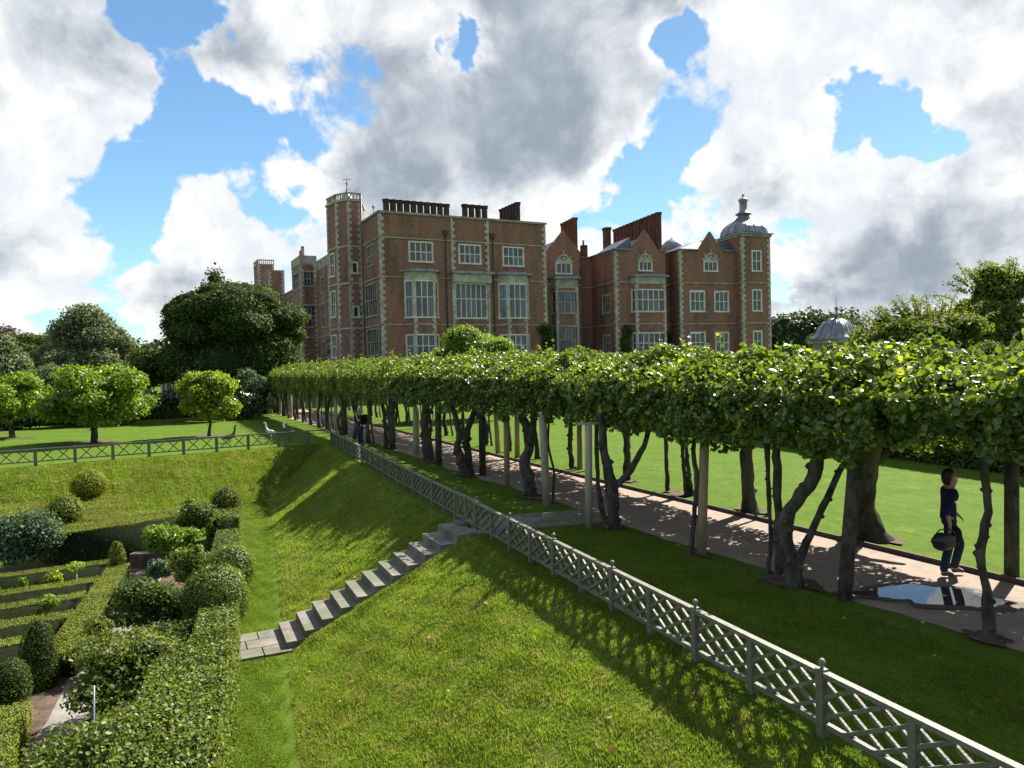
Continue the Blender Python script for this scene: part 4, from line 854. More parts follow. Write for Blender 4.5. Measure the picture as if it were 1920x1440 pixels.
# loose shrubs and roses
GS = 'loose shrubs and roses of the sunken garden'
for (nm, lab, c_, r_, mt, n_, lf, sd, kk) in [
 ('rose_bush', 'big loose rose bush filling the bottom left foreground beside the hedge', (-5.05, 9.0, -1.15), (1.0, 1.2, .52), L_ROSE, 9000, .055, 51, 12),
 ('rose_bush', 'tangled rose bush between the grey path and the foreground hedge', (-5.9, 11.2, -1.05), (.95, .95, .62), L_ROSE, 9000, .055, 52, 12),
 ('rose_bush', 'rose bush with bronze tipped shoots at the bottom edge of the view', (-5.35, 7.9, -1.3), (.85, .9, .42), L_ROSE, 5000, .055, 53, 9),
 ('shrub', 'dark leafy shrub left of the largest ball, in front of the deep shade', (-7.55, 14.9, -1.2), (.85, .75, .58), L_MID, 7500, .065, 54, 9),
 ('shrub', 'dark shrub standing between the yellow shrub and the largest ball', (-7.85, 17.7, -1.1), (.55, .5, .55), L_BOXY, 3500, .055, 55, 7),
 ('shrub', 'lime yellow leafy shrub in front of the long back hedge', (-9.35, 19.9, -.95), (.75, .5, .5), L_BRIGHT, 2600, .085, 56, 7),
 ('climbing_rose', 'loose tall rose with grey stems left of the tall block hedge', (-9.2, 21.2, -.75), (.65, .45, .75), L_ROSE, 3600, .06, 57, 9),
 ('shrub', 'grey blue leafy plant at the edge of the bare brown bed', (-8.75, 17.9, -1.25), (.35, .3, .35), L_BLUE, 1200, .06, 58, 5),
 ('shrub', 'large blue green shrub at the left edge under the dark hedge', (-13.1, 19.6, -.85), (1.15, .8, .85), L_BLUE, 6000, .07, 59, 10),
 ('shrub', 'blue green shrub cut by the left edge of the view', (-14.7, 19.1, -1.05), (.9, .7, .7), L_BLUE, 3000, .07, 60, 7),
 ('shrub', 'added dark shrub standing for shade between the largest ball and the foreground hedge', (-6.35, 13.5, -1.45), (1.0, .85, .42), L_YEW, 5000, .06, 70, 8),  # added near-black shrub in place of bare soil lying in cast shadow
 ('shrub', 'small round dark plant below the dark leafy shrub', (-8.0, 14.0, -1.35), (.30, .28, .34), L_CLIP, 1300, .04, 61, 4),
 ('rose_bush', 'small rose bush beside the long low hedge, nearest the little round plant', (-7.35, 13.0, -1.35), (.55, .5, .40), L_ROSE, 3000, .05, 62, 7),
 ('rose_bush', 'sprawling rose beside the far half of the long low hedge', (-8.6, 16.3, -1.45), (.45, .7, .32), L_ROSE, 2400, .05, 63, 6),
 ('bed_plant', 'bright green plant in the bed between the second and third low hedges', (-10.2, 15.9, -1.45), (.28, .22, .26), L_BRIGHT, 700, .05, 64, 4),
 ('bed_plant', 'yellow green plant in the farthest bed, left of the tiny standard tree', (-11.35, 18.0, -1.45), (.22, .18, .26), L_YELLOW, 500, .06, 65, 4),
 ('bed_plant', 'yellow green plant at the left end of the farthest bed', (-12.5, 17.35, -1.45), (.30, .18, .24), L_YELLOW, 500, .06, 66, 4),
 ('bed_plant', 'small green plant in the farthest bed between two yellow green ones', (-11.9, 17.7, -1.5), (.15, .12, .22), L_BRIGHT, 300, .05, 67, 3),
]:
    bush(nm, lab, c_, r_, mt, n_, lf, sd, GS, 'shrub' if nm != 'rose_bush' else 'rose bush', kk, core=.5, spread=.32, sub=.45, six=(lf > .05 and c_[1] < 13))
# arching rose canes and the pale stake
for k, (c_, lab) in enumerate([((-5.45, 9.3), 'pale metal plant stake rising out of the foreground roses')]):
    b = MB(); b.tube([(c_[0], c_[1], GZ), (c_[0] + .02, c_[1] + .05, -.45)], .012, 8); b.tube([(c_[0] - .12, c_[1], -1.15), (c_[0] + .16, c_[1] + .02, -1.12)], .010, 6)
    tag(b.build('plant_stake', solid('pale_metal', (.34, .36, .38), (.24, .26, .28), 9, .35, .5, metal=.4)), lab, 'stake')
st = empty('standard_tree', (-10.75, 17.95, GZ), 'tiny yellow standard tree on a white stem in the farthest bed', 'small tree')
b = MB(); b.tube([(-10.75, 17.95, GZ), (-10.74, 17.95, -1.2)], .014, 6); b.build('stem', WSTONE, st)
addobj('crown', clump_crown('crown', [(-10.75, 17.95, -1.12, .22, .2, .11)], 260, .05, L_YELLOW, core=0, seed=3), [], st)
hw = MB(); hw.box(-10.7, -9.6, 20.35, 20.6, GZ - .05, GZ + .35); tag(hw.build('brick_wall', DBRICK), 'low dark old brick wall in the shade at the foot of the back hedge', 'wall')

# ------------------------------------------------------------ the brick mansion
HOUSE = empty('mansion', (0.0, 92.0, 0), 'large red brick mansion with pale stone quoins, mullioned windows and a domed turret', 'mansion')
S3, S2, S1, PAR = 8.3, 13.5, 17.75, 20.4
class Fr:
    """facade frame: u along the wall, w outwards, z up"""
    def __init__(s, P, ang): s.P = np.array(P, float); a = R(ang); s.d = np.array([math.cos(a), math.sin(a)]); s.n = np.array([math.sin(a), -math.cos(a)]); s.ang = ang
    def __call__(s, u, w, z): q = s.P + s.d * u + s.n * w; return (q[0], q[1], z)
    def sub(s, u, w, dang=0): q = s.P + s.d * u + s.n * w; return Fr(q, s.ang + dang)
def wallq(b, F, u0, u1, z0, z1, ops=(), w=0.0, rev=.24):
    us = sorted({u0, u1} | {o[0] for o in ops} | {o[1] for o in ops}); zs = sorted({z0, z1} | {o[2] for o in ops} | {o[3] for o in ops})
    for i in range(len(us) - 1):
        for j in range(len(zs) - 1):
            a, c, e, g = us[i], us[i + 1], zs[j], zs[j + 1]
            if any(o[0] <= a and c <= o[1] and o[2] <= e and g <= o[3] for o in ops): continue
            b.poly([F(a, w, e), F(c, w, e), F(c, w, g), F(a, w, g)])
    for o in ops:
        a, c, e, g = o[:4]; r = w - rev
        b.poly([F(a, w, e), F(a, r, e), F(a, r, g), F(a, w, g)][::-1]); b.poly([F(c, w, e), F(c, r, e), F(c, r, g), F(c, w, g)])
        b.poly([F(a, w, e), F(c, w, e), F(c, r, e), F(a, r, e)]); b.poly([F(a, w, g), F(c, w, g), F(c, r, g), F(a, r, g)][::-1])
def window(F, u0, u1, z0, z1, nl, nt, parent=None, w=0.0, m=STONE, fr=.13, mul=.10, arch=False, heads=None, name='window'):
    parent = parent or HOUSE; b = MB(); B = lambda a, c, e, g, x0, x1: b.box(a, c, x0, x1, e, g, lambda U, Wd, Zz: F(U, Wd, Zz))
    wi, wo_ = w - .16, w + .035
    B(u0 - .10, u0 + fr * .6, z0 - .02, z1 + .10, wi, wo_); B(u1 - fr * .6, u1 + .10, z0 - .02, z1 + .10, wi, wo_)
    B(u0 + fr * .6, u1 - fr * .6, z1 - fr * .6, z1 + .10, wi, wo_); B(u0 - .16, u1 + .16, z0 - .14, z0 + .05, wi, w + .09)
    ia, ib, iz0, iz1 = u0 + fr * .6, u1 - fr * .6, z0 + .05, z1 - fr * .6
    for i in range(1, nl): x = ia + (ib - ia) * i / nl; B(x - mul / 2, x + mul / 2, iz0, iz1, wi, w - .01)
    hs = heads or [k / nt for k in range(1, nt)]
    for t in hs: z = iz0 + (iz1 - iz0) * t; B(ia, ib, z - mul / 2, z + mul / 2, wi + .004, w - .014)
    o = b.build(name, WINST if m is WSTONE else m, parent)
    g = MB(); zs = [0] + list(hs) + [1]
    for i in range(nl):
        for j in range(len(zs) - 1):
            xa, xb = ia + (ib - ia) * i / nl + .03, ia + (ib - ia) * (i + 1) / nl - .03; za, zb = iz0 + (iz1 - iz0) * zs[j] + .03, iz0 + (iz1 - iz0) * zs[j + 1] - .03
            g.poly([F(xa, wi + .05, za), F(xb, wi + .05, za), F(xb, wi + .05, zb), F(xa, wi + .05, zb)])
    g.build('pane', GLASS, o)
    # thin glazing bars
    l = MB(); nb = max(1, int(round((z1 - z0) / .55)))
    for i in range(nl):
        xm = ia + (ib - ia) * (i + .5) / nl; l.box(xm - .012, xm + .012, wi + .052, wi + .075, iz0, iz1, lambda U, Wd, Zz: F(U, Wd, Zz))
    for k in range(1, nb * 2): z = iz0 + (iz1 - iz0) * k / (nb * 2); l.box(ia, ib, wi + .053, wi + .072, z - .010, z + .010, lambda U, Wd, Zz: F(U, Wd, Zz))
    l.build('glazing_bars', LEADCAME, o)
    return o
def stringc(F, u0, u1, z, parent=None, h=.15, pr=.10, m=STONE, name='string_course'):
    b = MB(); b.box(u0, u1, -.03, pr, z - h / 2, z + h / 2, lambda U, Wd, Zz: F(U, Wd, Zz)); return b.build(name, m, parent or HOUSE)
def quoin(F, u, z0, z1, side=1, parent=None, both=True):
    """side=1: wall runs to +u from the corner, -1: to -u"""
    b = MB(); z = z0; k = 0
    while z < z1 - .1:
        lu, lw = (.46, .22) if k % 2 == 0 else (.22, .46); zz = min(z + .36, z1)
        a, c = (u - .045, u + lu) if side > 0 else (u - lu, u + .045)
        b.box(a, c, -(lw if both else .1), .045, z + .006, zz - .006, lambda U, Wd, Zz: F(U, Wd, Zz)); z += .36; k += 1
    return b.build('quoin_strip', WSTONE, parent or HOUSE)
def flues(pts, z0, z1, r, m, parent=None):
    b = MB(); 
    for (x, y) in pts: b.lathe((x, y, 0), [(r, z0), (r, z1 - .35), (r * 1.22, z1 - .28), (r * 1.22, z1 - .18), (r * 1.05, z1 - .16), (r * 1.3, z1 - .08), (r * 1.3, z1)], 8, smooth=False)
    a = Vector((pts[0][0], pts[0][1], 0)); c = Vector((pts[-1][0], pts[-1][1], 0)); d = (c - a).normalized() if (c - a).length > .01 else Vector((1, 0, 0))
    o = b.build('chimney_stack', m, parent or HOUSE)
    b2 = MB(); b2.bar(a - d * r * 1.5 + Vector((0, 0, z0)), c + d * r * 1.5 + Vector((0, 0, z0)), r * 2.9, 1.1); b2.build('chimney_base', m, o)
    return o
def lerp2(a, c, n): return [(a[0] + (c[0] - a[0]) * i / (n - 1), a[1] + (c[1] - a[1]) * i / (n - 1)) for i in range(n)]
def cap(poly, z, m=LEAD, name='roof', parent=None, th=.25):
    b = MB(); b.prism(poly, z - th, z); return b.build(name, m, parent or HOUSE)
def P2(F, u, w): q = F(u, w, 0); return (q[0], q[1])
def pipe(F, u, z0, z1, parent=None, w=.14):
    b = MB(); b.tube([F(u, w, z0), F(u, w, z1)], .075, 8); b.box(u - .28, u + .28, .02, .34, z1 - .05, z1 + .42, lambda U, Wd, Zz: F(U, Wd, Zz)); return b.build('drainpipe', IRON, parent or HOUSE)

# --- main block
M = Fr((-13.85, 80.0), 27.0); ML = 20.5
SD = Fr(M(0, 0, 0)[:2], 27.0 + 90)      # left side wall seen along the -w direction; outward normal must face left
class FrL(Fr):
    def __init__(s, P, ang): Fr.__init__(s, P, ang); s.n = -s.n
SD = FrL((-13.85, 80.0), 117.0)
mo = [(3.31, 5.99, 15.29, 17.4), (9.24, 11.86, 15.33, 17.4), (14.80, 17.46, 15.27, 17.4), (8.62, 12.52, 9.1, 13.0), (8.9, 12.2, 4.7, 7.1)]
b = MB(); wallq(b, M, 0, ML, -.5, PAR, mo)
so = [(2.24, 4.90, 15.11, 17.35), (1.60, 6.20, 9.50, 13.05), (1.45, 5.90, 5.1, 8.0)]
wallq(b, SD, 0, 6.95, -.5, PAR, so)
wallq(b, M, 0, ML, -.5, PAR, (), w=-12.0)
RS = FrL(M(ML, 0, 0)[:2], 117.0); wallq(b, RS, 0, 12.0, -.5, PAR)
wallq(b, SD, 6.95, 12.0, -.5, PAR)
b.build('wall', BRICK, HOUSE)
for (a_, c_, e_, g_), nl in zip(mo, (4, 4, 4, 6, 5)):
    window(M, a_, c_, e_, g_, nl, 2, heads=[.56] if e_ < 10 and e_ > 8 else [.5], m=WSTONE)
for (a_, c_, e_, g_), nl in zip(so, (4, 5, 5)): window(SD, a_, c_, e_, g_, nl, 2)
cap([P2(M, .2, -.2), P2(M, ML - .2, -.2), P2(M, ML - .2, -11.8), P2(M, .2, -11.8)], PAR - .5)
for z in (S3, S2, S1): stringc(M, -.1, ML + .1, z); stringc(SD, -.1, 6.9, z)
stringc(M, -.18, ML + .18, PAR + .06, h=.22, pr=.18, name='coping'); stringc(SD, -.18, 6.9, PAR + .06, h=.22, pr=.18, name='coping')
quoin(M, 0, 3, PAR - .05); quoin(M, ML, 3, PAR - .05, side=-1)
# centre bay: shallow projection with its own quoins
for u_, sd in ((8.28, 1), (12.92, -1)): quoin(M.sub(0, .06), u_, 3, PAR - .06, side=sd, both=False)
pipe(M, 7.55, 3, 18.4); pipe(M, 13.42, 3, 18.4); 
def bay(F, u0, u1, dep, cant, zw0, zw1, lo=None, zfr=14.05, nl=4, parent=None, quo=True, frz=WSTONE, m=WSTONE, hd=.56, nside=1, midb=None):
    """a projecting bay: brick pier below, mullioned lights on three faces, stone frieze, lead roof"""
    root = MB(); pl = [(u0, 0), (u0 + cant, dep), (u1 - cant, dep), (u1, 0)]
    W3 = [F(u, w, 0)[:2] for u, w in pl]; frs = []
    for i in range(3):
        a = np.array(W3[i]); c = np.array(W3[i + 1]); L = float(np.linalg.norm(c - a)); an = math.degrees(math.atan2(c[1] - a[1], c[0] - a[0])); f = Fr(a, an); frs.append((f, L))
        ops = []; g = .14 if i == 1 else .10
        ops.append((g, L - g, zw0, zw1))
        if lo: ops.append((g, L - g, lo[0], lo[1]))
        wallq(root, f, 0, L, -.5, zw1 + .05 if not midb else zfr, ops, rev=.18)
    o = root.build('bay_window', BRICK, parent or HOUSE)
    b = MB(); 
    if not midb: b.prism([F(u, w, 0)[:2] for u, w in [(u0 - .02, -.02), (u0 + cant - .02, dep + .03), (u1 - cant + .02, dep + .03), (u1 + .02, -.02)]], zw1 + .04, zfr); 
    else: b.prism([F(u, w, 0)[:2] for u, w in [(u0 - .04, -.02), (u0 + cant - .03, dep + .05), (u1 - cant + .03, dep + .05), (u1 + .04, -.02)]], midb, zfr + .01)
    b.build('frieze', frz, o)
    b = MB(); e = .36; b.prism([F(u, w, 0)[:2] for u, w in [(u0 - e - .1, -.02), (u0 + cant - e, dep + e), (u1 - cant + e, dep + e), (u1 + e + .1, -.02)]], zfr + .012, zfr + .2)
    b.build('cornice', LEAD, o)
    b = MB(); b.prism([F(u, w, 0)[:2] for u, w in [(u0 - .05, -.02), (u0 + cant, dep), (u1 - cant, dep), (u1 + .05, -.02)]], zfr + .205, zfr + .36); b.build('roof', LEAD, o)
    for i, (f, L) in enumerate(frs):
        g = .14 if i == 1 else .10; n_ = nl if i == 1 else nside
        window(f, g, L - g, zw0, zw1, n_, 2, parent=o, heads=[hd], m=m, fr=.12)
        if lo: window(f, g, L - g, lo[0], lo[1], n_, 2, parent=o, heads=[.5], m=m, fr=.12)
        b = MB(); b.box(-.02, L + .02, -.02, .07, S3 - .09, S3 + .09, lambda U, Wd, Zz: f(U, Wd, Zz)); b.build('string_course', STONE, o)
    if quo:
        for (f, u, s) in ((frs[1][0], 0, 1), (frs[1][0], frs[1][1], -1)):
            qb = MB(); z = 3.0; k = 0
            while z < zw1 + .3:
                inside = (zw0 - .1 < z < zw1) or (lo and lo[0] - .1 < z < lo[1])
                lu = .16 if inside else ((.38, .2)[k % 2]); a_, c_ = (u - .05, u + lu) if s > 0 else (u - lu, u + .05)
                qb.box(a_, c_, -.12, .05, z + .005, z + .345, lambda U, Wd, Zz: f(U, Wd, Zz)); z += .35; k += 1
            qb.build('quoin_strip', WSTONE, o)
    return o
bay(M, 2.62, 6.55, .95, .75, 9.1, 13.05, lo=(4.75, 7.15), nl=3, parent=HOUSE)
bay(M, 14.05, 18.05, .95, .75, 9.1, 13.0, lo=(4.75, 7.1), nl=3, parent=HOUSE)
# centre great window: frieze and lead cornice
b = MB(); b.box(8.2, 13.0, -.02, .5, 13.1, 14.05, lambda U, Wd, Zz: M(U, Wd, Zz)); o_ = b.build('frieze', WSTONE, HOUSE); b = MB(); b.box(7.98, 13.25, -.02, .85, 14.06, 14.34, lambda U, Wd, Zz: M(U, Wd, Zz)); b.build('cornice', LEAD, o_)
flues(lerp2((-13.45, 82.3), (-7.05, 85.6), 10), 20.2, 22.25, .345, SOOT); flues(lerp2((-5.0, 86.6), (-2.75, 87.75), 4), 20.2, 22.4, .36, SOOT); flues(lerp2((1.2, 92.2), (-.75, 96.0), 6), 20.2, 23.7, .36, SOOT)
b = MB(); b.tube([M(.1, -2.3, PAR), M(.1, -2.3, PAR + .9)], .05, 6); b.lathe(M(.1, -2.3, PAR + .8), [(.05, 0), (.2, .2), (.1, .4)], 8); b.build('roof_camera', WSTONE, HOUSE)

# --- left turret
tp = [(-17.05, 86.35), (-18.45, 85.55), (-20.05, 86.55), (-21.6, 88.7), (-21.2, 91.5), (-17.6, 91.0)]
TZ = 23.0
b = MB()
tfr = []
for i in range(len(tp)):
    a = np.array(tp[(i + 1) % len(tp)]); c = np.array(tp[i]); L = float(np.linalg.norm(c - a)); an = math.degrees(math.atan2(c[1] - a[1], c[0] - a[0])); f = Fr(a, an); tfr.append((f, L))
ops0 = [[(.35, 1.0, 14.7, 15.9), (.35, 1.0, 9.6, 10.8)], [], [(.5, 1.9, 14.6, 17.2), (.5, 1.9, 9.8, 12.8), (.5, 1.9, 5, 7.6)], [], [], []]
for (f, L), op in zip(tfr, ops0): wallq(b, f, 0, L, -.5, TZ, op)
tw = b.build('turret', BRICK, HOUSE)
for (f, L), op in zip(tfr, ops0):
    for o_ in op: window(f, *o_, 1 if o_[1] - o_[0] < 1 else 2, 1 if o_[1] - o_[0] < 1 else 2, parent=tw, m=WSTONE, heads=[] if o_[1] - o_[0] < 1 else [.5])
    for z in (S3, S2, S1): stringc(f, -.05, L + .05, z, tw, .17, .09, WSTONE)
    stringc(f, -.1, L + .1, TZ + .05, tw, .2, .16, WSTONE, 'coping')
    # pierced stone parapet
    bb = MB(); bb.box(0, L, -.2, -.02, TZ + .15, TZ + .26, lambda U, Wd, Zz: f(U, Wd, Zz)); bb.box(-.05, L + .05, -.24, .03, TZ + .80, TZ + .95, lambda U, Wd, Zz: f(U, Wd, Zz)); k = max(2, int(L / .33))
    for i in range(k + 1): u = L * i / k; bb.box(u - .055, u + .055, -.17, -.05, TZ + .26, TZ + .80, lambda U, Wd, Zz: f(U, Wd, Zz))
    bb.build('parapet', STONE, tw)
    quoin(f, 0, 3, TZ - .05, 1, tw, both=False)
quoin(tfr[0][0], tfr[0][1], 3, TZ - .05, -1, tw, both=False)
cx_, cy_ = np.mean(tp, 0); cap([(cx_ + (x - cx_) * .93, cy_ + (y - cy_) * .93) for x, y in tp], TZ + .12, parent=tw)
b = MB(); b.lathe((cx_ + .6, cy_ - 1.3, TZ + .1), [(.85, 0), (.6, .5), (.22, 1.0), (.10, 1.3), (.05, 1.6), (.035, 3.3)], 8); b.lathe((cx_ + .6, cy_ - 1.3, TZ + 2.1), [(.03, 0), (.14, .1), (.14, .2), (.03, .3)], 8)
b.bar((cx_ + .1, cy_ - 1.3, TZ + 2.75), (cx_ + 1.15, cy_ - 1.3, TZ + 2.75), .04, .05); b.bar((cx_ + .6, cy_ - 1.7, TZ + 2.65), (cx_ + .6, cy_ - .9, TZ + 2.65), .04, .05); b.build('weathervane', IRON, tw)
b = MB(); b.tube([(-16.95, 86.05, 3), (-16.95, 86.05, 23.7)], .08, 8); b.build('drainpipe', IRON, tw)

# --- long left range behind the turret, its bay tower and the far turret
SF = FrL((-13.85, 80.0), 117.0)
rng_ops = [(u, u + 1.9, z0_, z1_) for u in (14.6, 18.0, 22.2, 26.6) for (z0_, z1_) in ((14.4, 16.6), (9.6, 12.8), (4.8, 7.6))]
rng_ops2 = [(u, u + 2.2, z0_, z1_) for u in (39, 44.5, 50, 55) for (z0_, z1_) in ((13.8, 16.4), (9.6, 12.6), (4.8, 7.6))]
b = MB(); wallq(b, SF, 11.5, 31.4, -.5, 17.9, rng_ops); wallq(b, SF, 34.5, 66, -.5, 17.2, rng_ops2)
wallq(b, SF, 11.5, 66, -.5, 17.2, (), w=-11); b.build('wall', BRICK, HOUSE)
for o_ in rng_ops + rng_ops2: window(SF, *o_, 2, 2, m=STONE)
cap([P2(SF, 11.5, -.2), P2(SF, 11.5, -10.8), P2(SF, 66, -10.8), P2(SF, 66, -.2)], 16.9)
b = MB(); b.box(11.5, 31.3, -.35, .06, 17.92, 19.3, lambda U, Wd, Zz: SF(U, Wd, Zz)); b.build('parapet', STONE, HOUSE)
for z in (S3, 12.98): stringc(SF, 11.5, 31.3, z); stringc(SF, 36, 66, z)
def btower(P, F0, wdt, dep, z1, par, ops_f, ops_s, nm='bay_tower', pier=False):
    """square projecting block: front faces the garden end, side faces left; P is its right front corner"""
    f = Fr(np.array(P) - F0.d * wdt, F0.ang); s = FrL(f(0, 0, 0)[:2], F0.ang + 90); b = MB()
    wallq(b, f, 0, wdt, -.5, z1, ops_f); wallq(b, s, 0, dep, -.5, z1, ops_s); wallq(b, f, 0, wdt, -.5, z1, (), w=-dep); s2 = FrL(f(wdt, 0, 0)[:2], F0.ang + 90); wallq(b, s2, 0, dep, -.5, z1)
    o = b.build(nm, BRICK, HOUSE)
    for q in ops_f: window(f, *q, 3 if q[1] - q[0] > 1.2 else 2, 2, parent=o, m=STONE)
    for q in ops_s: window(s, *q, 3, 2, parent=o, m=STONE)
    quoin(f, 0, 2, z1, 1, o); quoin(f, wdt, 2, z1, -1, o, both=False)
    for z in (S3, 13.0): stringc(f, 0, wdt, z, o); stringc(s, 0, dep, z, o)
    b = MB()
    if not pier:
        b.box(-.06, wdt + .06, -dep, .06, z1 + .004, z1 + par, lambda U, Wd, Zz: f(U, Wd, Zz))
    else:
        b.box(-.08, wdt + .08, -dep - .08, .08, z1 + .004, z1 + .16, lambda U, Wd, Zz: f(U, Wd, Zz)); b.box(-.08, wdt + .08, -.2, .08, z1 + .82, z1 + par, lambda U, Wd, Zz: f(U, Wd, Zz)); b.box(-.08, .2, -dep, -.2, z1 + .82, z1 + par, lambda U, Wd, Zz: f(U, Wd, Zz))
        for i in range(9): u = wdt * i / 8; b.box(u - .07, u + .07, -.15, 0, z1 + .16, z1 + .82, lambda U, Wd, Zz: f(U, Wd, Zz)); b.box(0, .15, -dep * i / 8 - .07, -dep * i / 8 + .07, z1 + .16, z1 + .82, lambda U, Wd, Zz: f(U, Wd, Zz))
    b.build('parapet', STONE, o); return o, f
bo, bf = btower((-28.1, 108.2), M, 2.3, 6.5, 18.9, 1.3, [(.45, 1.9, 15.8, 17.9), (.25, 2.05, 9.9, 13.1)], [(1, 5.4, 15.6, 18.0), (.8, 5.6, 9.8, 12.9), (1, 5.4, 4.6, 7.6)])
b = MB(); b.box(.35, .75, -.9, -.5, 20.2, 21.6, lambda U, Wd, Zz: bf(U, Wd, Zz)); b.box(-.02, .3, -.3, 0, 20.2, 20.9, lambda U, Wd, Zz: bf(U, Wd, Zz)); b.build('finial', STONE, bo)
btower((-39.9, 131.5), M, 2.6, 9, 21.2, .2, [(.5, 2.0, 9.5, 12.6)], [(2, 7, 13.6, 17.5), (2, 7, 8.9, 12)])
btower((-45.3, 142.9), M, 2.9, 5.5, 24.0, 1.0, [], [], 'far_turret', True)

# --- right wing: three gabled fronts and the domed corner turret
ANG = 19.0
A = Fr((4.05, 91.85), ANG); Bf = Fr((13.0, 91.2), ANG); Cf = Fr((21.59, 94.0), ANG); T = Fr((29.99, 95.5), ANG)
def gable_front(F, u0, u1, ez, gu0, gu1, pk, ops, dep, roofdark=SLATE, depth_roof=7):
    b = MB(); wallq(b, F, u0, u1, -.5, ez, ops); mid = (gu0 + gu1) / 2; h = pk - ez
    # shaped gable with a small shoulder
    prof = [(gu0, ez), (gu0 + (gu1 - gu0) * .10, ez + h * .16), (gu0 + (gu1 - gu0) * .12, ez + h * .22), (mid - .32, pk - h * .16), (mid, pk), (mid + .32, pk - h * .16), (gu1 - (gu1 - gu0) * .12, ez + h * .22), (gu1 - (gu1 - gu0) * .10, ez + h * .16), (gu1, ez)]
    for w_ in (0, -.35): b.poly([F(u, w_, z) for u, z in prof][::(1 if w_ else -1)])
    for i in range(len(prof) - 1): (ua, za), (uc, zc) = prof[i], prof[i + 1]; b.poly([F(ua, 0, za), F(uc, 0, zc), F(uc, -.35, zc), F(ua, -.35, za)])
    s1 = FrL(F(u0, 0, 0)[:2], F.ang + 90); s2 = FrL(F(u1, 0, 0)[:2], F.ang + 90); wallq(b, s2, 0, dep, -.5, ez)
    o = b.build('wall', BRICK, HOUSE)
    r = MB(); rz = ez + h * .66; a0, a1 = gu0 + .25, gu1 - .25
    r.poly([F(a0, -.36, ez), F(mid, -.36, rz), F(mid, -depth_roof, rz), F(a0, -depth_roof, ez)]); r.poly([F(a1, -.36, ez), F(mid, -.36, rz), F(mid, -depth_roof, rz), F(a1, -depth_roof, ez)][::-1]); r.poly([F(a0, -depth_roof, ez), F(mid, -depth_roof, rz), F(a1, -depth_roof, ez)])
    r.build('roof', roofdark, HOUSE)
    return o, s1
def eave(F, u0, u1, z, w0=-.3, w1=.28, h=.14):
    b = MB(); b.box(u0, u1, w0, w1, z, z + h, lambda U, Wd, Zz: F(U, Wd, Zz)); return b.build('eaves', WSTONE if False else LEAD, HOUSE)
def attic(F, u0, u1, z0, z1, zt):
    window(F, u0, u1, z0, z1, 3, 1, heads=[], m=WSTONE, fr=.12); m_ = (u0 + u1) / 2; r = (u1 - u0) * .40; b = MB()
    b.box(u0 - .3, u1 + .3, -.05, .16, z1 + .11, z1 + .28, lambda U, Wd, Zz: F(U, Wd, Zz))
    n = 14
    for i in range(n):
        t0, t1 = math.pi * i / n, math.pi * (i + 1) / n
        for (ra, rb) in ((r * .74, r), (r * .30, r * .46)):
            b.hexa([F(m_ + ra * math.cos(t), w_, z1 + .28 + ra * math.sin(t) * 1.05) for w_ in (0.0,) for t in ()] or [F(m_ + ra * math.cos(t0), .0, z1 + .28 + ra * math.sin(t0)), F(m_ + rb * math.cos(t0), .0, z1 + .28 + rb * math.sin(t0)), F(m_ + rb * math.cos(t1), .0, z1 + .28 + rb * math.sin(t1)), F(m_ + ra * math.cos(t1), .0, z1 + .28 + ra * math.sin(t1)),
                F(m_ + ra * math.cos(t0), .12, z1 + .28 + ra * math.sin(t0)), F(m_ + rb * math.cos(t0), .12, z1 + .28 + rb * math.sin(t0)), F(m_ + rb * math.cos(t1), .12, z1 + .28 + rb * math.sin(t1)), F(m_ + ra * math.cos(t1), .12, z1 + .28 + ra * math.sin(t1))])
    for a in (-.6, 0, .6): b.box(m_ + a * r - .05, m_ + a * r + .05, .01, .11, z1 + .28, z1 + .28 + r * (.9 if a == 0 else .72), lambda U, Wd, Zz: F(U, Wd, Zz))
    for s in (-1, 1): b.box(m_ + s * r * 1.12 - .06, m_ + s * r * 1.12 + .06, .0, .12, z1 + .28, z1 + .9, lambda U, Wd, Zz: F(U, Wd, Zz))
    b.box(m_ - .05, m_ + .05, .0, .1, z1 + .28 + r, zt, lambda U, Wd, Zz: F(U, Wd, Zz)); b.build('window_cresting', WSTONE, HOUSE)
# front A
gable_front(A, -1.2, 5.1, 17.55, .55, 5.35, 20.35, [(1.9, 3.95, 14.9, 16.2)], 5)
attic(A, 1.9, 3.95, 14.9, 16.2, 17.75)
bay(A, 1.15, 4.75, .8, .35, 9.9, 12.55, lo=(5.0, 8.2), nl=3, midb=13.0, hd=.52, zfr=14.1, frz=STONE, m=STONE)
for z in (S3, S2): stringc(A, -1.2, 1.1, z); stringc(A, 4.8, 5.1, z)
flues(lerp2((8.55, 95.6), (7.35, 99.2), 5), 17.2, 22.3, .36, CHIM); flues([(13.35, 100.0), (13.2, 100.5)], 17.2, 21.75, .46, CHIM)
b = MB(); b.box(0, .9, 0, .9, 17, 19.2, lambda x, y, z: (9.5 + x, 98 + y, z)); b.tube([(9.9, 98.4, 19.2), (9.9, 98.4, 19.9)], .12, 8); b.build('chimney_stack', CHIM, HOUSE)
# recess between A and B
Rw = Fr((8.7, 97.2), 10.0); b = MB(); wallq(b, Rw, -1, 3.4, -.5, 17.4, []); b.build('wall', BRICK, HOUSE); stringc(Rw, -1, 3, S2); stringc(Rw, -1, 3, S3); eave(Rw, -1.2, 3.2, 17.4)
pipe(Rw, .4, 3, 15.4)
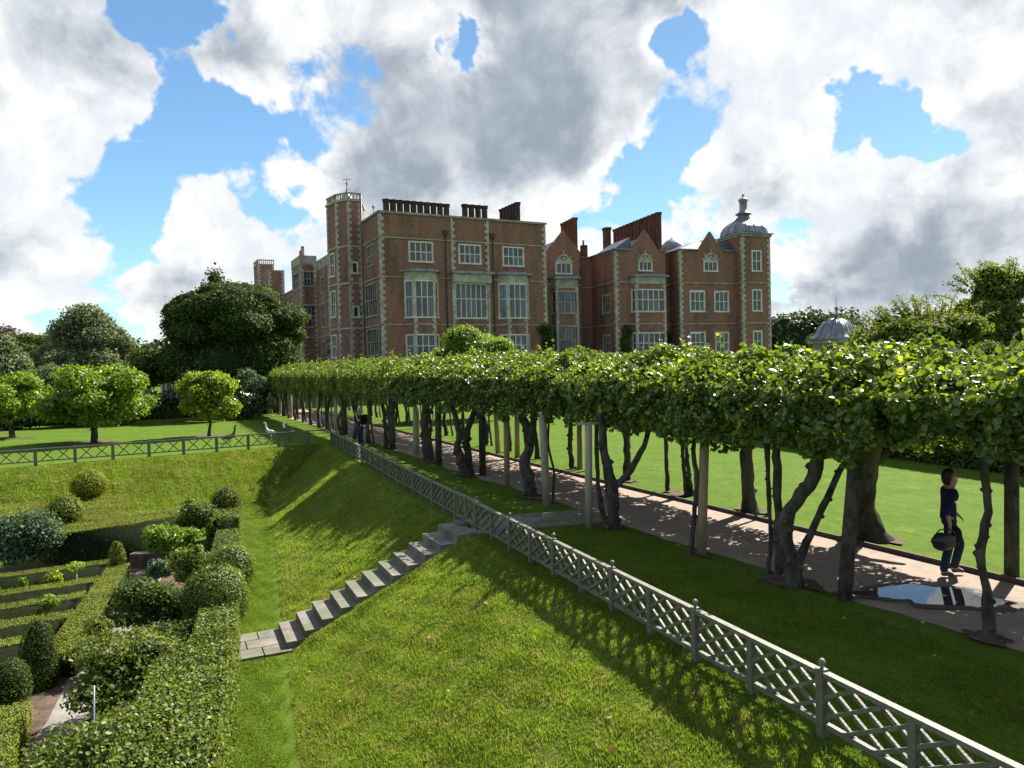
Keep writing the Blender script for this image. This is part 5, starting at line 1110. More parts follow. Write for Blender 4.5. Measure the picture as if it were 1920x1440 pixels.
# front B with its side
bs = FrL((13.0, 91.2), ANG + 90); bso = [(1.5, 3.7, 9.9, 12.2), (1.7, 3.8, 4.9, 7.1)]
gable_front(Bf, 0, 7.05, 17.45, 2.15, 6.25, 20.1, [(3.33, 5.1, 15.0, 16.1)], 4)
b = MB(); wallq(b, bs, 0, 7.4, -.5, 17.45, bso); b.build('wall', BRICK, HOUSE)
for o_ in bso: window(bs, *o_, 3, 2, heads=[])
attic(Bf, 3.33, 5.1, 15.0, 16.1, 17.55)
bay(Bf, 2.15, 6.75, .8, .22, 9.85, 12.5, lo=(4.7, 7.15), nl=5, midb=13.25, hd=.55, zfr=14.1)
for z in (S3, S2): stringc(Bf, -.05, 2.1, z); stringc(bs, 0, 7.3, z)
eave(Bf, -.2, 2.2, 17.45); eave(Bf, 6.2, 7.4, 17.45); eave(bs, -.2, 7.3, 17.45); quoin(Bf, 0, 3, 17.4)
flues(lerp2((19.15, 94.7), (15.3, 105.9), 13), 17.2, 22.55, .38, CHIM)
b = MB(); b.prism([P2(Bf, -.1, -.1), P2(Bf, 7.0, -.3), P2(Bf, 7.0, -9), P2(Bf, -.1, -9)], 17.2, 17.42); b.build('roof', LEAD, HOUSE)
b = MB(); b.poly([Bf(.1, -.3, 17.6), Bf(2.6, -.8, 19.2), Bf(2.6, -6, 19.2), Bf(.1, -6, 17.6)]); b.poly([Bf(.1, -.3, 17.6), Bf(2.6, -.8, 19.2), Bf(2.6, -.5, 17.6)]); b.build('roof', SLATE, HOUSE)
# recess between B and C
R2 = Fr(Bf(7.05, -2.4, 0)[:2], ANG); b = MB(); wallq(b, R2, 0, 2.4, -.5, 17.4); cs = FrL((21.59, 94.0), ANG + 90); wallq(b, cs, 0, 3.0, -.5, 17.6); b.build('wall', BRICK, HOUSE); stringc(R2, 0, 2.2, S2); stringc(R2, 0, 2.2, S3); pipe(R2, .35, 3, 16.6)
eave(R2, -.2, 2.4, 17.4); stringc(cs, 0, 3, S2); stringc(cs, 0, 3, S3)
# front C
co = [(3.6, 5.57, 15.1, 16.35), (1.47, 3.54, 9.9, 12.5), (5.12, 7.17, 9.9, 12.45), (1.43, 3.55, 4.65, 7.2), (5.15, 7.1, 4.6, 7.15)]
gable_front(Cf, 0, 9.3, 17.65, 2.65, 6.5, 20.15, co, 5)
attic(Cf, 3.6, 5.57, 15.1, 16.35, 17.95)
for q in co[1:]: window(Cf, *q, 3, 2, m=WSTONE, heads=[.5])
for z in (S3, S2): stringc(Cf, -.05, 9.2, z)
eave(Cf, -.25, 2.8, 17.65); eave(Cf, 6.4, 8.9, 17.65); eave(cs, -.2, 3, 17.6); quoin(Cf, 0, 3, 17.6)
b = MB(); b.poly([Cf(.1, -.3, 17.8), Cf(3.2, -1.2, 19.0), Cf(9, -1.2, 19.0), Cf(9, -.3, 17.8)]); b.poly([Cf(.1, -.3, 17.8), Cf(.1, -7, 17.8), Cf(3.2, -6, 19.0), Cf(3.2, -1.2, 19.0)]); b.poly([Cf(3.2, -1.2, 19.0), Cf(3.2, -6, 19), Cf(9, -6, 19), Cf(9, -1.2, 19)]); b.build('roof', SLATE, HOUSE)
# small lead ogee roof peeping behind B and C
b = MB(); b.lathe((22.4, 101.5, 18.4), [(1.7, 0), (1.65, .5), (1.4, 1.1), (.9, 1.6), (.3, 1.9), (.05, 2.2)], 12, sq=4); b.build('roof', LEAD, HOUSE)
# turret T
to = [(1.53, 2.88, 15.05, 17.6), (1.51, 2.86, 9.9, 12.55), (1.55, 2.8, 4.7, 7.2)]; TT = 19.45
ts = FrL((29.99, 95.5), ANG + 90); b = MB(); wallq(b, T, 0, 4.3, -.5, TT, to); wallq(b, ts, 0, 5.0, -.5, TT); wallq(b, T, 0, 4.3, -.5, TT, (), w=-5.0); ts2 = FrL(T(4.3, 0, 0)[:2], ANG + 90); wallq(b, ts2, 0, 5.0, -.5, TT)
tt = b.build('turret', BRICK, HOUSE)
for q in to: window(T, *q, 2, 2, parent=tt, m=WSTONE, heads=[.5])
for z in (S3, S2): stringc(T, -.05, 4.35, z, tt); stringc(ts, 0, 5, z, tt)
quoin(T, 0, 3, TT - .05, 1, tt); quoin(T, 4.3, 3, TT - .05, -1, tt)
b = MB(); b.box(-.18, 4.48, -5.18, .18, TT + .004, TT + .3, lambda U, Wd, Zz: T(U, Wd, Zz)); b.build('cornice', STONE, tt); b = MB(); b.box(-.36, 4.66, -5.36, .36, TT + .304, TT + .46, lambda U, Wd, Zz: T(U, Wd, Zz)); b.build('eaves', LEAD, tt)
c_ = T(2.15, -2.5, 0); ca, sa_ = math.cos(R(ANG)), math.sin(R(ANG))
MM = lambda x, y, z: (c_[0] + x * ca - y * sa_, c_[1] + x * sa_ + y * ca, z)
b = MB(); b.lathe((0, 0, TT + .46), [(2.52, 0), (2.52, .25), (2.44, .7), (2.2, 1.15), (1.8, 1.52), (1.3, 1.82), (.92, 2.1), (.70, 2.42), (.60, 2.72), (.56, 2.9)], 32, sq=5, M=MM)
dm = b.build('dome', LEAD, tt)
b = MB()
for k in range(12):
    a = 2 * math.pi * k / 12; q = (abs(math.cos(a)) ** 5 + abs(math.sin(a)) ** 5) ** -.2; pr = [(2.55, .02), (2.47, .7), (2.23, 1.17), (1.82, 1.55), (1.32, 1.86), (.94, 2.13), (.72, 2.45)]
    b.tube([MM(math.cos(a) * q * r, math.sin(a) * q * r, TT + .46 + z) for r, z in pr], .04, 5)
b.build('dome_rib', LEAD, dm)
b = MB(); b.lathe((0, 0, TT + 3.3), [(1.0, 0), (1.05, .12), (.95, .2), (.62, .25), (.58, .5), (.50, .55), (.50, 1.75), (.62, 1.8), (.68, 1.95), (.55, 2.1), (.2, 2.2), (.08, 2.35), (.14, 2.45), (.18, 2.6), (.1, 2.75), (.02, 2.85)], 12, M=MM); b.build('lantern', LEAD, dm)
# ivy on the walls: climbers are plants of their own
def ivy(label, F, u0, u1, z1, seed, thick=.55, n=4200):
    rg_ = np.random.default_rng(seed); k = 7; cl = []
    nz = max(3, int(z1 / 1.3))
    for i in range(nz):
        z = z1 * (i + .6) / nz; wd = (u1 - u0) * .5 * (1 - .25 * (i / nz) ** 2) * rg_.uniform(.85, 1.1); q = F((u0 + u1) / 2 + rg_.uniform(-.2, .2), .25, 0); cl.append((q[0], q[1], z - .35, wd, thick, .95))
    me = clump_crown('foliage', cl, n, .17, L_MID, .8, .6, .3, seed); o = addobj('wall_climber', me, []); return tag(o, label, 'climber', 'climbers on the mansion walls')
ivy('green climber spilling between the main block and the first gabled front', M, 18.7, 21.6, 8.6, 5, .7)
ivy('dark square climber on the second gabled front left of its bay window', Bf, .35, 2.1, 8.3, 6, .3)
ivy('dark climber in the narrow recess right of the second gabled front', R2, .2, 2.2, 7.6, 7, .3)
ivy('dark climber on the long left range just left of the tall turret', SF, 15.5, 21, 8.2, 8, .6)

# ------------------------------------------------------------ trees beyond
GTR = 'trees beyond the lawn'
tree('round_evergreen', 'huge dark domed evergreen tree standing in front of the left range of the mansion', 'tree', (-23.5, 63, 0), (-23.4, 63, 7.0), (5.7, 5.2, 4.1), L_YEW, 60000, .22, .55, 26, 3, GTR, .90, sub=.36, tilt=.7, spread=.10, amp=.08, extra=[(-20.6, 62, 4.6, 3.0, 2.8, 2.3), (-23.6, 61, 4.2, 3.2, 2.8, 2.2), (-26.6, 62, 4.4, 2.9, 2.8, 2.3)])
bush('conifer', 'dark spiky conifer top rising behind the domed evergreen', (-25.9, 66, 10.6), (1.7, 1.5, 2.3), L_YEW, 4600, .24, 9, GTR, 'tree', 9, core=.4, spread=.5, sub=.45, amp=.4)
tree('round_evergreen', 'lower rounded dark evergreen left of the domed evergreen', 'tree', (-31.8, 64, 0), (-31.6, 64, 4.0), (2.4, 2.2, 2.1), L_YEW, 11000, .2, .3, 8, 4, GTR, .78, sub=.45, spread=.16)
tree('willow_tree', 'big grey green tree with ragged pale crown left of the evergreens', 'tree', (-49.5, 86, 0), (-49.6, 86, 5.8), (5.6, 5, 4.3), L_GREY, 38000, .30, .5, 18, 6, GTR, .6, sub=.36, spread=.3, extra=[(-49.3, 86, 10.2, 2.4, 2.2, 1.7), (-51.5, 86, 9.0, 1.8, 2, 1.5), (-47.4, 86, 9.2, 1.6, 2, 1.3)])
tree('broadleaf_tree', 'dark green tree behind the left side of the big grey green tree', 'tree', (-58, 96, 0), (-58, 96, 5.6), (5.0, 4, 4.4), L_MID, 16000, .34, .5, 12, 7, GTR, .6)
tree('broadleaf_tree', 'dark green tree far left behind the copper coloured one', 'tree', (-66, 98, 0), (-65.5, 98, 5.6), (5.0, 4, 4.0), L_MID, 12000, .34, .5, 10, 8, GTR, .6)
tree('copper_beech', 'dark copper coloured tree top at the far left horizon', 'tree', (-76, 112, 0), (-75.5, 112, 7.4), (4.8, 4, 4.2), L_PURPLE, 12000, .36, .5, 10, 9, GTR, .6)
tree('willow_tree', 'pale grey willow cut by the left edge of the view', 'tree', (-49.6, 70, 0), (-49.4, 70, 4.6), (3.4, 3, 3.4), L_GREY, 14000, .28, .4, 10, 10, GTR, .6)
tree('broadleaf_tree', 'rounded olive bush like tree below the big grey green one', 'tree', (-38.8, 61, 0), (-38.6, 61, 2.6), (2.6, 2.2, 1.9), L_GREY, 8000, .2, .2, 8, 11, GTR, .6)
# mixed shrubbery behind the left lawn: every mass a shrub of its own
gsh = 'dark shrubbery behind the left lawn'
shr = [('magnolia', 'tall glossy magnolia shrub behind the small yellow green tree', (-22.3, 53.5, 1.9), (2.1, 1.4, 2.0), L_MAG, 8000, .22),
 ('magnolia', 'glossy shrub between the brick lodge and the larger bright tree', (-27.2, 52.5, 1.5), (1.9, 1.3, 1.55), L_MAG, 6000, .22),
 ('magnolia', 'glossy shrub just right of the brick lodge', (-24.6, 54.5, 1.3), (1.2, 1.0, 1.3), L_MAG, 3500, .22),
 ('shrub', 'dark shrub behind the larger bright tree, left half', (-31.0, 51.5, 1.3), (2.0, 1.3, 1.7), L_MAG, 5500, .22),
 ('shrub', 'dark shrub between the larger bright tree and the left edge tree', (-34.2, 50.5, 1.2), (1.9, 1.3, 1.7), L_MAG, 5000, .22),
 ('shrub', 'dark shrub at the left edge behind the left edge tree', (-37.8, 50, 1.5), (2.2, 1.3, 1.9), L_MAG, 5000, .22),
 ('shrub', 'glossy shrub with pale leaves beside the end of the lime walk', (-20.3, 57.8, 2.6), (1.3, 1.2, 1.3), L_BLUE, 4000, .18),
 ('shrub', 'dark low shrub at the far right end of the left lawn', (-19.8, 55.2, 1.0), (1.1, .9, 1.3), L_MAG, 3000, .2)]
for i, (nm, lab, c_, r_, mt, n_, lf) in enumerate(shr): bush(nm, lab, c_, r_, mt, n_, lf, 200 + i, gsh, 'shrub', 8, core=.7, spread=.3, sub=.45)
hedge('yew_hedge', 'dark tall hedge closing the left lawn below the shrubs', [(-19.4, 62.5), (-19.0, 63.6), (-39.5, 51.6), (-39.9, 50.4)], 0, 1.5, L_YEW, .14, 130, 71, None, jit=.06)
hedge('yew_hedge', 'dark hedge end beside the mouth of the lime walk', [(-20.2, 61.2), (-22.8, 60.2), (-23.2, 61.6), (-20.4, 62.6)], 0, 2.3, L_YEW, .14, 150, 72, None, jit=.06)
# lawn trees
def lawn_tree(label, base, cc, cr, mat, n, leaf, tr_, seed): return tree('small_tree', label, 'tree', base, cc, cr, mat, n, leaf, tr_, 16, seed, 'young round headed trees on the left lawn', .45, sub=.36, spread=.34, tilt=.9, limbs=7)
lawn_tree('broad bright green tree with a short forked trunk on the left lawn', (-22.0, 38.8, 0), (-21.9, 38.9, 2.35), (2.85, 2.5, 2.0), L_BRIGHT, 19000, .17, .17, 21)
lawn_tree('smaller yellow green round tree on a slender trunk, nearer the lime walk', (-16.9, 41.05, 0), (-16.85, 41, 2.1), (1.75, 1.6, 1.6), L_YELLOW, 8500, .16, .09, 22)
lawn_tree('bright green tree cut off by the left edge of the view', (-29.3, 43.2, 0), (-29.6, 43.2, 2.25), (2.3, 2.1, 1.75), L_BRIGHT, 10000, .17, .15, 23)
for i, (x, y) in enumerate([(-22.0, 38.7), (-16.9, 41.0), (-29.3, 43.2)]): blob_sheet('bare_soil', (x, y), 1.25, 1.1, .008 + .002 * i, SOIL, 80 + i)
tree('round_tree', 'bright green round headed tree in front of the mansion, right of its first bay window', 'tree', (-2.3, 50, 0), (-2.3, 50, 3.9), (3.1, 2.6, 2.5), L_BRIGHT, 20000, .15, .16, 12, 31, GTR, .72, sub=.42, spread=.16, amp=.08)
# --- right hand side
tree('feathery_tree', 'wide feathery green tree at right with long wispy branches', 'tree', (28.0, 50, 0), (27.8, 50, 4.3), (4.6, 3.6, 2.5), L_ACACIA, 34000, .20, .3, 18, 41, GTR, .72, sub=.40, spread=.36, amp=.2)
tree('feathery_tree', 'taller feathery tree at the right edge of the view', 'tree', (35.2, 53, 0), (35.0, 53, 5.2), (3.8, 3.4, 3.0), L_ACACIA, 30000, .22, .3, 16, 42, GTR, .72, sub=.40, spread=.36, amp=.2, extra=[(34.8, 53, 7.8, 2.0, 1.5, 1.5), (34.4, 53, 9.0, 1.3, 1.1, 1.0), (36.5, 53, 8.4, 1.3, 1.1, 1.1)])
cs_ = []
rr = random.Random(6)
for (c0, r0, k) in (((27.8, 50, 4.9), (3.4, 1.6), 26), ((34.8, 53, 7.4), (2.6, 2.0), 24)):
    for i in range(k):
        a = rr.uniform(.1, 3.05); cs_.append((c0[0] + math.cos(a) * r0[0], c0[1] + rr.uniform(-1.5, 1.5), c0[2] + math.sin(a) * r0[1] * .8, math.cos(a) * .9, math.sin(a) * .8 + .25, rr.uniform(1.0, 1.9)))
for tgt, rngs in ((0, slice(0, 26)), (1, slice(26, 50))):
    rgs = np.random.default_rng(5 + tgt); P = []; root = [o for o in COL.objects if o.name.startswith('feathery_tree')][tgt]
    for (x, y, z, dx, dz, L) in cs_[rngs]:
        t = np.linspace(0, 1, 30); px = x + dx * L * t; pz = z + dz * L * t - .22 * L * t * t
        b = MB(); b.tube([(x, y, z), (x + dx * L * .5, y, z + dz * L * .5 - .055 * L), (x + dx * L, y, z + dz * L - .22 * L)], [.04, .025, .012], 5); b.build('branch', BARK, root)
        for k in range(3): P.append(np.column_stack([px + rgs.normal(0, .10, 30), y + rgs.normal(0, .2, 30), pz + rgs.normal(0, .09, 30)]))
    P = np.concatenate(P); addobj('leafy_spray', leaf_mesh('leafy_spray', P, np.tile([0, 0, 1.], (len(P), 1)), .16, .6, .6, False, rgs), L_ACACIA, root)
gr = 'shrubs showing above the lime walk at right'
for i, (nm, lab, c_, r_, mt, n_, lf) in enumerate([
 ('golden_bush', 'rounded yellow green bush showing above the limes at right', (19.0, 34, 3.05), (1.65, 1.3, 1.15), L_YELLOW, 7000, .11),
 ('shrub', 'upright green shrub left of the yellow green bush', (18.4, 36.5, 3.0), (.5, .5, .95), L_MID, 1600, .11),
 ('shrub', 'green shrub just right of the yellow green bush', (21.5, 36, 3.1), (.95, .8, .95), L_ACACIA, 2600, .11),
 ('shrub', 'rounded dark green shrub further right under the feathery trees', (24.2, 38, 3.4), (1.15, .9, .85), L_MID, 2600, .12),
 ('shrub', 'grey green shrub at the right edge just above the limes', (18.6, 27, 2.5), (1.7, 1.0, .95), L_GREY, 5000, .12),
 ('shrub', 'grey green shrub left of the right edge shrub', (16.4, 28, 2.4), (1.1, .9, .85), L_GREY, 3200, .12),
 ('shrub', 'broad dark shrub filling the base of the feathery trees', (26.8, 43, 1.9), (5.2, 1.4, 2.2), L_MID, 8000, .16),
 ('shrub', 'dark shrub below the taller feathery tree at the right edge', (33.5, 45, 1.9), (4.2, 1.4, 2.3), L_MID, 6000, .16)]):
    bush(nm, lab, c_, r_, mt, n_, lf, 260 + i, gr, 'shrub', 8, core=.65, spread=.28)
def tier(t): return .95 if t < .42 else (.30 if t < .5 else .72 * math.sqrt(max(1 - ((t - .5) / .5) ** 2, 0)) + .02)
topiary('tiered_topiary', 'dark clipped two tiered topiary in front of the domed pavilion', tier, (17.3, 40.0), 1.6, 4.3, L_YEW, .08, 400, 91, None, jit=.02)
hp = [(4.9, 46.3), (8.9, 37.0), (10.9, 31.2), (14.2, 21.8), (16.5, 15.5)]
for i in range(len(hp) - 1):
    a_, c2_ = np.array(hp[i]), np.array(hp[i + 1]); d_ = (c2_ - a_) / np.linalg.norm(c2_ - a_); n_ = np.array([-d_[1], d_[0]]); n_ = n_ if n_[0] > 0 else -n_
    hedge('yew_hedge', ['dark hedge beyond the right lawn, farthest stretch', 'dark hedge beyond the right lawn, between the orange post and the thick lime trunk', 'dark hedge beyond the right lawn behind the twisted trunk', 'dark hedge beyond the right lawn behind the walking woman'][i], [tuple(a_), tuple(c2_), tuple(c2_ + n_ * 1.2), tuple(a_ + n_ * 1.2)], 0, 1.9, L_YEW, .10, 260, 75 + i, 'dark hedges bounding the right lawn', jit=.04)
# far woods: a mass nobody could count
def wood(label, pts, hgt, seed, n):
    rg_ = np.random.default_rng(seed); cl = []
    for (x, y, w) in pts:
        for k in range(4): cl.append((x + rg_.uniform(-w, w), y + rg_.uniform(-8, 8), hgt * rg_.uniform(.35, .62), w * rg_.uniform(.35, .7), 6, hgt * rg_.uniform(.36, .55)))
    me = clump_crown('woodland', cl, n, 1.5, L_WOOD, .8, .85, .16, seed); o = addobj('woodland', me, []); return tag(o, label, 'woods', kind='stuff')
wood('distant green woods on the horizon right of the mansion', [(95 + 16 * k, 300 + 3 * k, 18) for k in range(9)], 21.5, 1, 30000)
wood('distant woods along the left horizon', [(-250 + 24 * k, 230, 22) for k in range(12)], 15, 2, 24000)
wood('woods far behind the mansion', [(-60 + 26 * k, 330, 22) for k in range(7)], 17, 3, 12000)
tree('broadleaf_tree', 'dark tree just behind the lead domed pavilion', 'tree', (36, 80, 0), (35.2, 80, 5.2), (2.6, 2.4, 3.0), L_MID, 7000, .26, .3, 8, 51, GTR, .6)
# --- pavilion with lead ogee roof
PV = empty('garden_pavilion', (30.8, 70, 0), 'small cream pavilion with a curved ribbed lead roof and spike, beyond the limes at right', 'pavilion')
b = MB(); pa = R(38); rm = lambda x, y, z: (30.8 + x * math.cos(pa) - y * math.sin(pa), 70 + x * math.sin(pa) + y * math.cos(pa), z)
b.box(-1.55, 1.55, -1.55, 1.55, 0, 4.9, rm); b.build('wall', STONE, PV)
b = MB(); b.box(-1.9, 1.9, -1.9, 1.9, 4.9, 5.2, rm); b.build('cornice', STONE, PV)
prf = [(2.05, 5.2), (1.78, 5.45), (1.55, 5.8), (1.42, 6.15), (1.22, 6.55), (.92, 6.88), (.5, 7.1), (.16, 7.2)]
b = MB(); b.lathe((0, 0, 0), prf, 24, sq=6, M=rm); rf = b.build('roof', LEAD, PV)
b = MB()
for k in range(20):
    a = 2 * math.pi * (k + .5) / 20; q = (abs(math.cos(a)) ** 6 + abs(math.sin(a)) ** 6) ** (-1 / 6.); b.tube([rm(math.cos(a) * q * r * 1.01, math.sin(a) * q * r * 1.01, z + .02) for r, z in prf], .035, 5)
b.build('roof_rib', LEAD, rf)
b = MB(); b.lathe((0, 0, 0), [(.16, 7.2), (.12, 7.5), (.26, 7.6), (.10, 7.7), (.10, 8.0), (.2, 8.1), (.16, 8.25), (.03, 8.35), (.02, 9.4)], 10, M=rm); b.build('finial', LEAD, PV)
b = MB(); b.box(-.4, .4, -1.60, -1.52, 3.2, 4.4, rm); b.build('window', GLASS, PV)
# --- brick lodge with stone columns, seen between the lawn trees
LG = empty('brick_lodge', (-34.7, 75.5, 0), 'small brick lodge with tall pale stone pilasters glimpsed between the shrubs at left', 'lodge')
b = MB(); b.box(-35.6, -33.9, 75, 77, 0, 4.0); b.build('wall', BRICK, LG)
for x in (-35.5, -35.05, -34.45, -34.0):
    b = MB(); b.box(x - .09, x + .09, 74.9, 75.0, 0, 4.0); b.build('pilaster', WSTONE, LG)
b = MB(); b.prism([(-35.8, 74.8), (-33.7, 74.8), (-33.7, 77.2), (-35.8, 77.2)], 4.0, 4.2); b.build('cornice', WSTONE, LG)
b = MB(); b.lathe((-34.75, 76, 4.2), [(1.0, 0), (.9, .3), (.5, .55), (.15, .75), (.1, 1.0)], 8); b.build('roof', SLATE, LG)
b = MB(); b.box(-34.95, -34.6, 74.88, 74.99, 1.2, 3.2); b.build('window', GLASS, LG)

# ------------------------------------------------------------ people
def skin_mesh(name, verts, edges, radii, root=0, sub=2, mats=None, parent=None, smooth=True):
    me = bpy.data.meshes.new(name); me.from_pydata(verts, edges, []); me.update()
    o = bpy.data.objects.new(name, me); COL.objects.link(o)
    md = o.modifiers.new('skin', 'SKIN'); md.use_smooth_shade = True
    sl = me.skin_vertices[0].data
    for i, r in enumerate(radii):
        rr_ = r if isinstance(r, tuple) else (r, r); sl[i].radius = rr_; sl[i].use_root = (i == root)
    if sub: s = o.modifiers.new('sub', 'SUBSURF'); s.levels = sub; s.render_levels = sub
    dg = bpy.context.evaluated_depsgraph_get(); dg.update(); ev = o.evaluated_get(dg); m2 = bpy.data.meshes.new_from_object(ev); m2.name = name
    bpy.data.objects.remove(o); bpy.data.meshes.remove(me)
    m2.polygons.foreach_set('use_smooth', [True] * len(m2.polygons))
    return addobj(name, m2, mats, parent)
SKINM = solid('skin', (.50, .29, .20), (.42, .23, .155), 30, .55, .4); HAIRM = solid('dark_hair', (.035, .02, .014), (.02, .012, .01), 60, .5, .4, stretch=(1, 1, .2)); HAIRG = solid('grey_hair', (.45, .43, .40), (.30, .28, .26), 60, .6, .3)
NAVY = solid('navy_knit', (.022, .024, .085), (.014, .016, .055), 18, .85, .2, bump=.3, bscale=60); DENIM = solid('blue_denim', (.022, .034, .075), (.014, .022, .050), 14, .85, .2, bump=.3, bscale=60); BLACKC = solid('black_cloth', (.018, .017, .02), (.010, .010, .012), 14, .8, .25, bump=.3, bscale=50)
LEATH = solid('black_leather', (.012, .012, .014), (.03, .03, .032), 6, .35, .5); SHOEW = solid('pale_shoe', (.55, .55, .56), (.4, .4, .4), 9, .5, .4); DSHOE = solid('dark_shoe', (.03, .028, .03), (.05, .045, .045), 9, .35, .5); KHAKI = solid('khaki_cloth', (.17, .16, .10), (.12, .115, .07), 12, .85, .2); STRAW = solid('straw_hat', (.48, .42, .26), (.38, .32, .18), 30, .8, .2); CAMB = solid('camera_black', (.02, .02, .02), (.03, .03, .03), 10, .4, .5); GREYS = solid('grey_shorts', (.07, .08, .10), (.05, .055, .07), 12, .85, .2)
def hand(V, E, Rd, wrist, p, d, side, up):
    """palm and five curled fingers grown from the wrist vertex index"""
    d = Vector(d).normalized(); up = Vector(up).normalized(); s = d.cross(up).normalized() * side
    pi = len(V); V.append(tuple(Vector(p) + d * .05)); E.append((wrist, pi)); Rd.append((.034, .018)); 
    for k in range(4):
        o_ = s * ((k - 1.5) * .019); a = Vector(p) + d * .09 + o_; L = (.034, .040, .038, .030)[k]; b1 = a + d * L + up * -.008; b2 = b1 + d * L * .5 - up * .022
        i = len(V); V += [tuple(a), tuple(b1), tuple(b2)]; E += [(pi, i), (i, i + 1), (i + 1, i + 2)]; Rd += [.010, .009, .0075]
    a = Vector(p) + d * .03 + s * -.035; i = len(V); V += [tuple(a), tuple(a + d * .035 - s * .012)]; E += [(pi, i), (i, i + 1)]; Rd += [.012, .009]
def person(name, label, J, top, legs, loc, rz, hair=None, shoe=None, cat='person', sleeve='long', bag=False, hat=False, camera=False, scale=1.0, legm=None):
    """J: dict of joints in metres, facing +x, z up"""
    root = empty(name, loc, label, cat, None, rz); 
    Mx = Matrix.Translation(Vector(loc)) @ Matrix.Rotation(rz, 4, 'Z') @ Matrix.Scale(scale, 4)
    X_ = lambda p: tuple(Mx @ Vector(p)); V = []; E = []; Rd = []
    def v(p, r): V.append(tuple(p)); Rd.append(r); return len(V) - 1
    pel = v(J['pelvis'], (.125, .10)); wa = v(J['waist'], (.115, .09)); ch = v(J['chest'], (.13, .10)); nk = v(J['neck'], (.052, .052)); hd0 = v(J['jaw'], (.062, .068)); hd1 = v(J['skull'], (.083, .088)); hd2 = v(J['crown'], (.062, .066))
    E += [(pel, wa), (wa, ch), (ch, nk), (nk, hd0), (hd0, hd1), (hd1, hd2)]
    j = Vector(J['jaw']); sk = Vector(J['skull']); f = Vector(J.get('face', (1, 0, 0))).normalized()
    nb = v(j + f * .060 + Vector((0, 0, .035)), .020); nt = v(j + f * .100 + Vector((0, 0, .030)), .011); E += [(hd0, nb), (nb, nt)]
    cn = v(j + f * .055 - Vector((0, 0, .035)), .026); E.append((hd0, cn))
    for s in 'LR':
        a = v(J['sh' + s], .055); e = v(J['el' + s], .040); w_ = v(J['wr' + s], .026); E += [(ch, a), (a, e), (e, w_)]
        dd = Vector(J.get('hd' + s, Vector(J['wr' + s]) - Vector(J['el' + s]))); hand(V, E, Rd, w_, J['wr' + s], dd, 1 if s == 'L' else -1, J.get('pu' + s, (1, 0, 0)))
        h = v(J['hip' + s], .085); k = v(J['kn' + s], .055); an = v(J['an' + s], .036); hl = v(Vector(J['an' + s]) + Vector((-.03, 0, -.05)), .03); to_ = v(J['toe' + s], .026); E += [(pel, h), (h, k), (k, an), (an, hl), (an, to_)]
    b_ = skin_mesh('body', [X_(p) for p in V], E, [tuple(q * scale for q in (r if isinstance(r, tuple) else (r, r))) for r in Rd], 0, 2, SKINM, root)
    def part(nm, pts, ed, rd, m): return skin_mesh(nm, [X_(p) for p in pts], ed, [tuple(q * scale for q in (r if isinstance(r, tuple) else (r, r))) for r in rd], 0, 2, m, root)
    # top
    pts = [J['waist'], J['chest'], tuple(Vector(J['chest']).lerp(Vector(J['neck']), .55)), tuple(Vector(J['waist']).lerp(Vector(J['pelvis']), .75))]; ed = [(0, 1), (1, 2), (0, 3)]; rd = [(.145, .118), (.155, .125), (.085, .08), (.166, .138)]; pts[3] = tuple(Vector(J['pelvis']) - Vector((0, 0, .06)))
    if 'bust' in J: pts.append(J['bust']); ed.append((1, len(pts) - 1)); rd.append(.075)
    for s in 'LR':
        i = len(pts); el = Vector(J['el' + s]); sh = Vector(J['sh' + s]); wr = Vector(J['wr' + s])
        if sleeve == 'short': pts += [tuple(sh), tuple(sh.lerp(el, .75))]; ed += [(1, i), (i, i + 1)]; rd += [.074, .062]
        else: pts += [tuple(sh), tuple(el), tuple(el.lerp(wr, .45 if sleeve == 'three' else .95))]; ed += [(1, i), (i, i + 1), (i + 1, i + 2)]; rd += [.074, .057, .048 if sleeve == 'three' else .04]
    part('top', pts, ed, rd, top)
    pts = [J['pelvis']]; ed = []; rd = [(.120, .105)]
    for s in 'LR':
        i = len(pts); kn = Vector(J['kn' + s]); hp_ = Vector(J['hip' + s]); an = Vector(J['an' + s])
        if legm == 'shorts': pts += [tuple(hp_), tuple(hp_.lerp(kn, .92))]; ed += [(0, i), (i, i + 1)]; rd += [.096, .086]
        else: pts += [tuple(hp_), tuple(kn), tuple(kn.lerp(an, 1.06))]; ed += [(0, i), (i, i + 1), (i + 1, i + 2)]; rd += [.094, .072, .062]
    part('shorts' if legm == 'shorts' else 'trousers', pts, ed, rd, legs)
    for s in 'LR':
        an = Vector(J['an' + s]); t = Vector(J['toe' + s]); part('shoe', [tuple(an + Vector((-.04, 0, -.045))), tuple(an.lerp(t, .5) - Vector((0, 0, .01))), tuple(t)], [(0, 1), (1, 2)], [(.045, .04), (.045, .036), (.04, .028)], shoe or DSHOE)
    if hair is not None:
        hv, hf = sphere_core((0, 0, 0), (1, 1, 1), 18, 12, seed=9, amp=.05); c = Vector(sk); H_ = []
        for q in hv:
            # a cap that hugs the skull, open at the face and reaching down the nape
            q = Vector(q); fx = q.dot(f); zz_ = q.z; front = max(fx, 0); r_ = .118
            p = Vector((q.x * .112, q.y * .104, q.z * .125)) - f * .022 + Vector((0, 0, .012))
            if fx > .15 and zz_ < .35: p -= f * (.075 * min(1, (fx - .15) * 2.2))
            if fx < .2 and zz_ < -.1: p.z -= .045 * min(1, -zz_ * 1.6)
            H_.append(X_(c + p))
        hm = npmesh('hair', np.array(H_), [np.array(hf)], smooth=True); addobj('hair', hm, hair, root)
    return root, X_
SH = {'face': (1, 0, 0)}
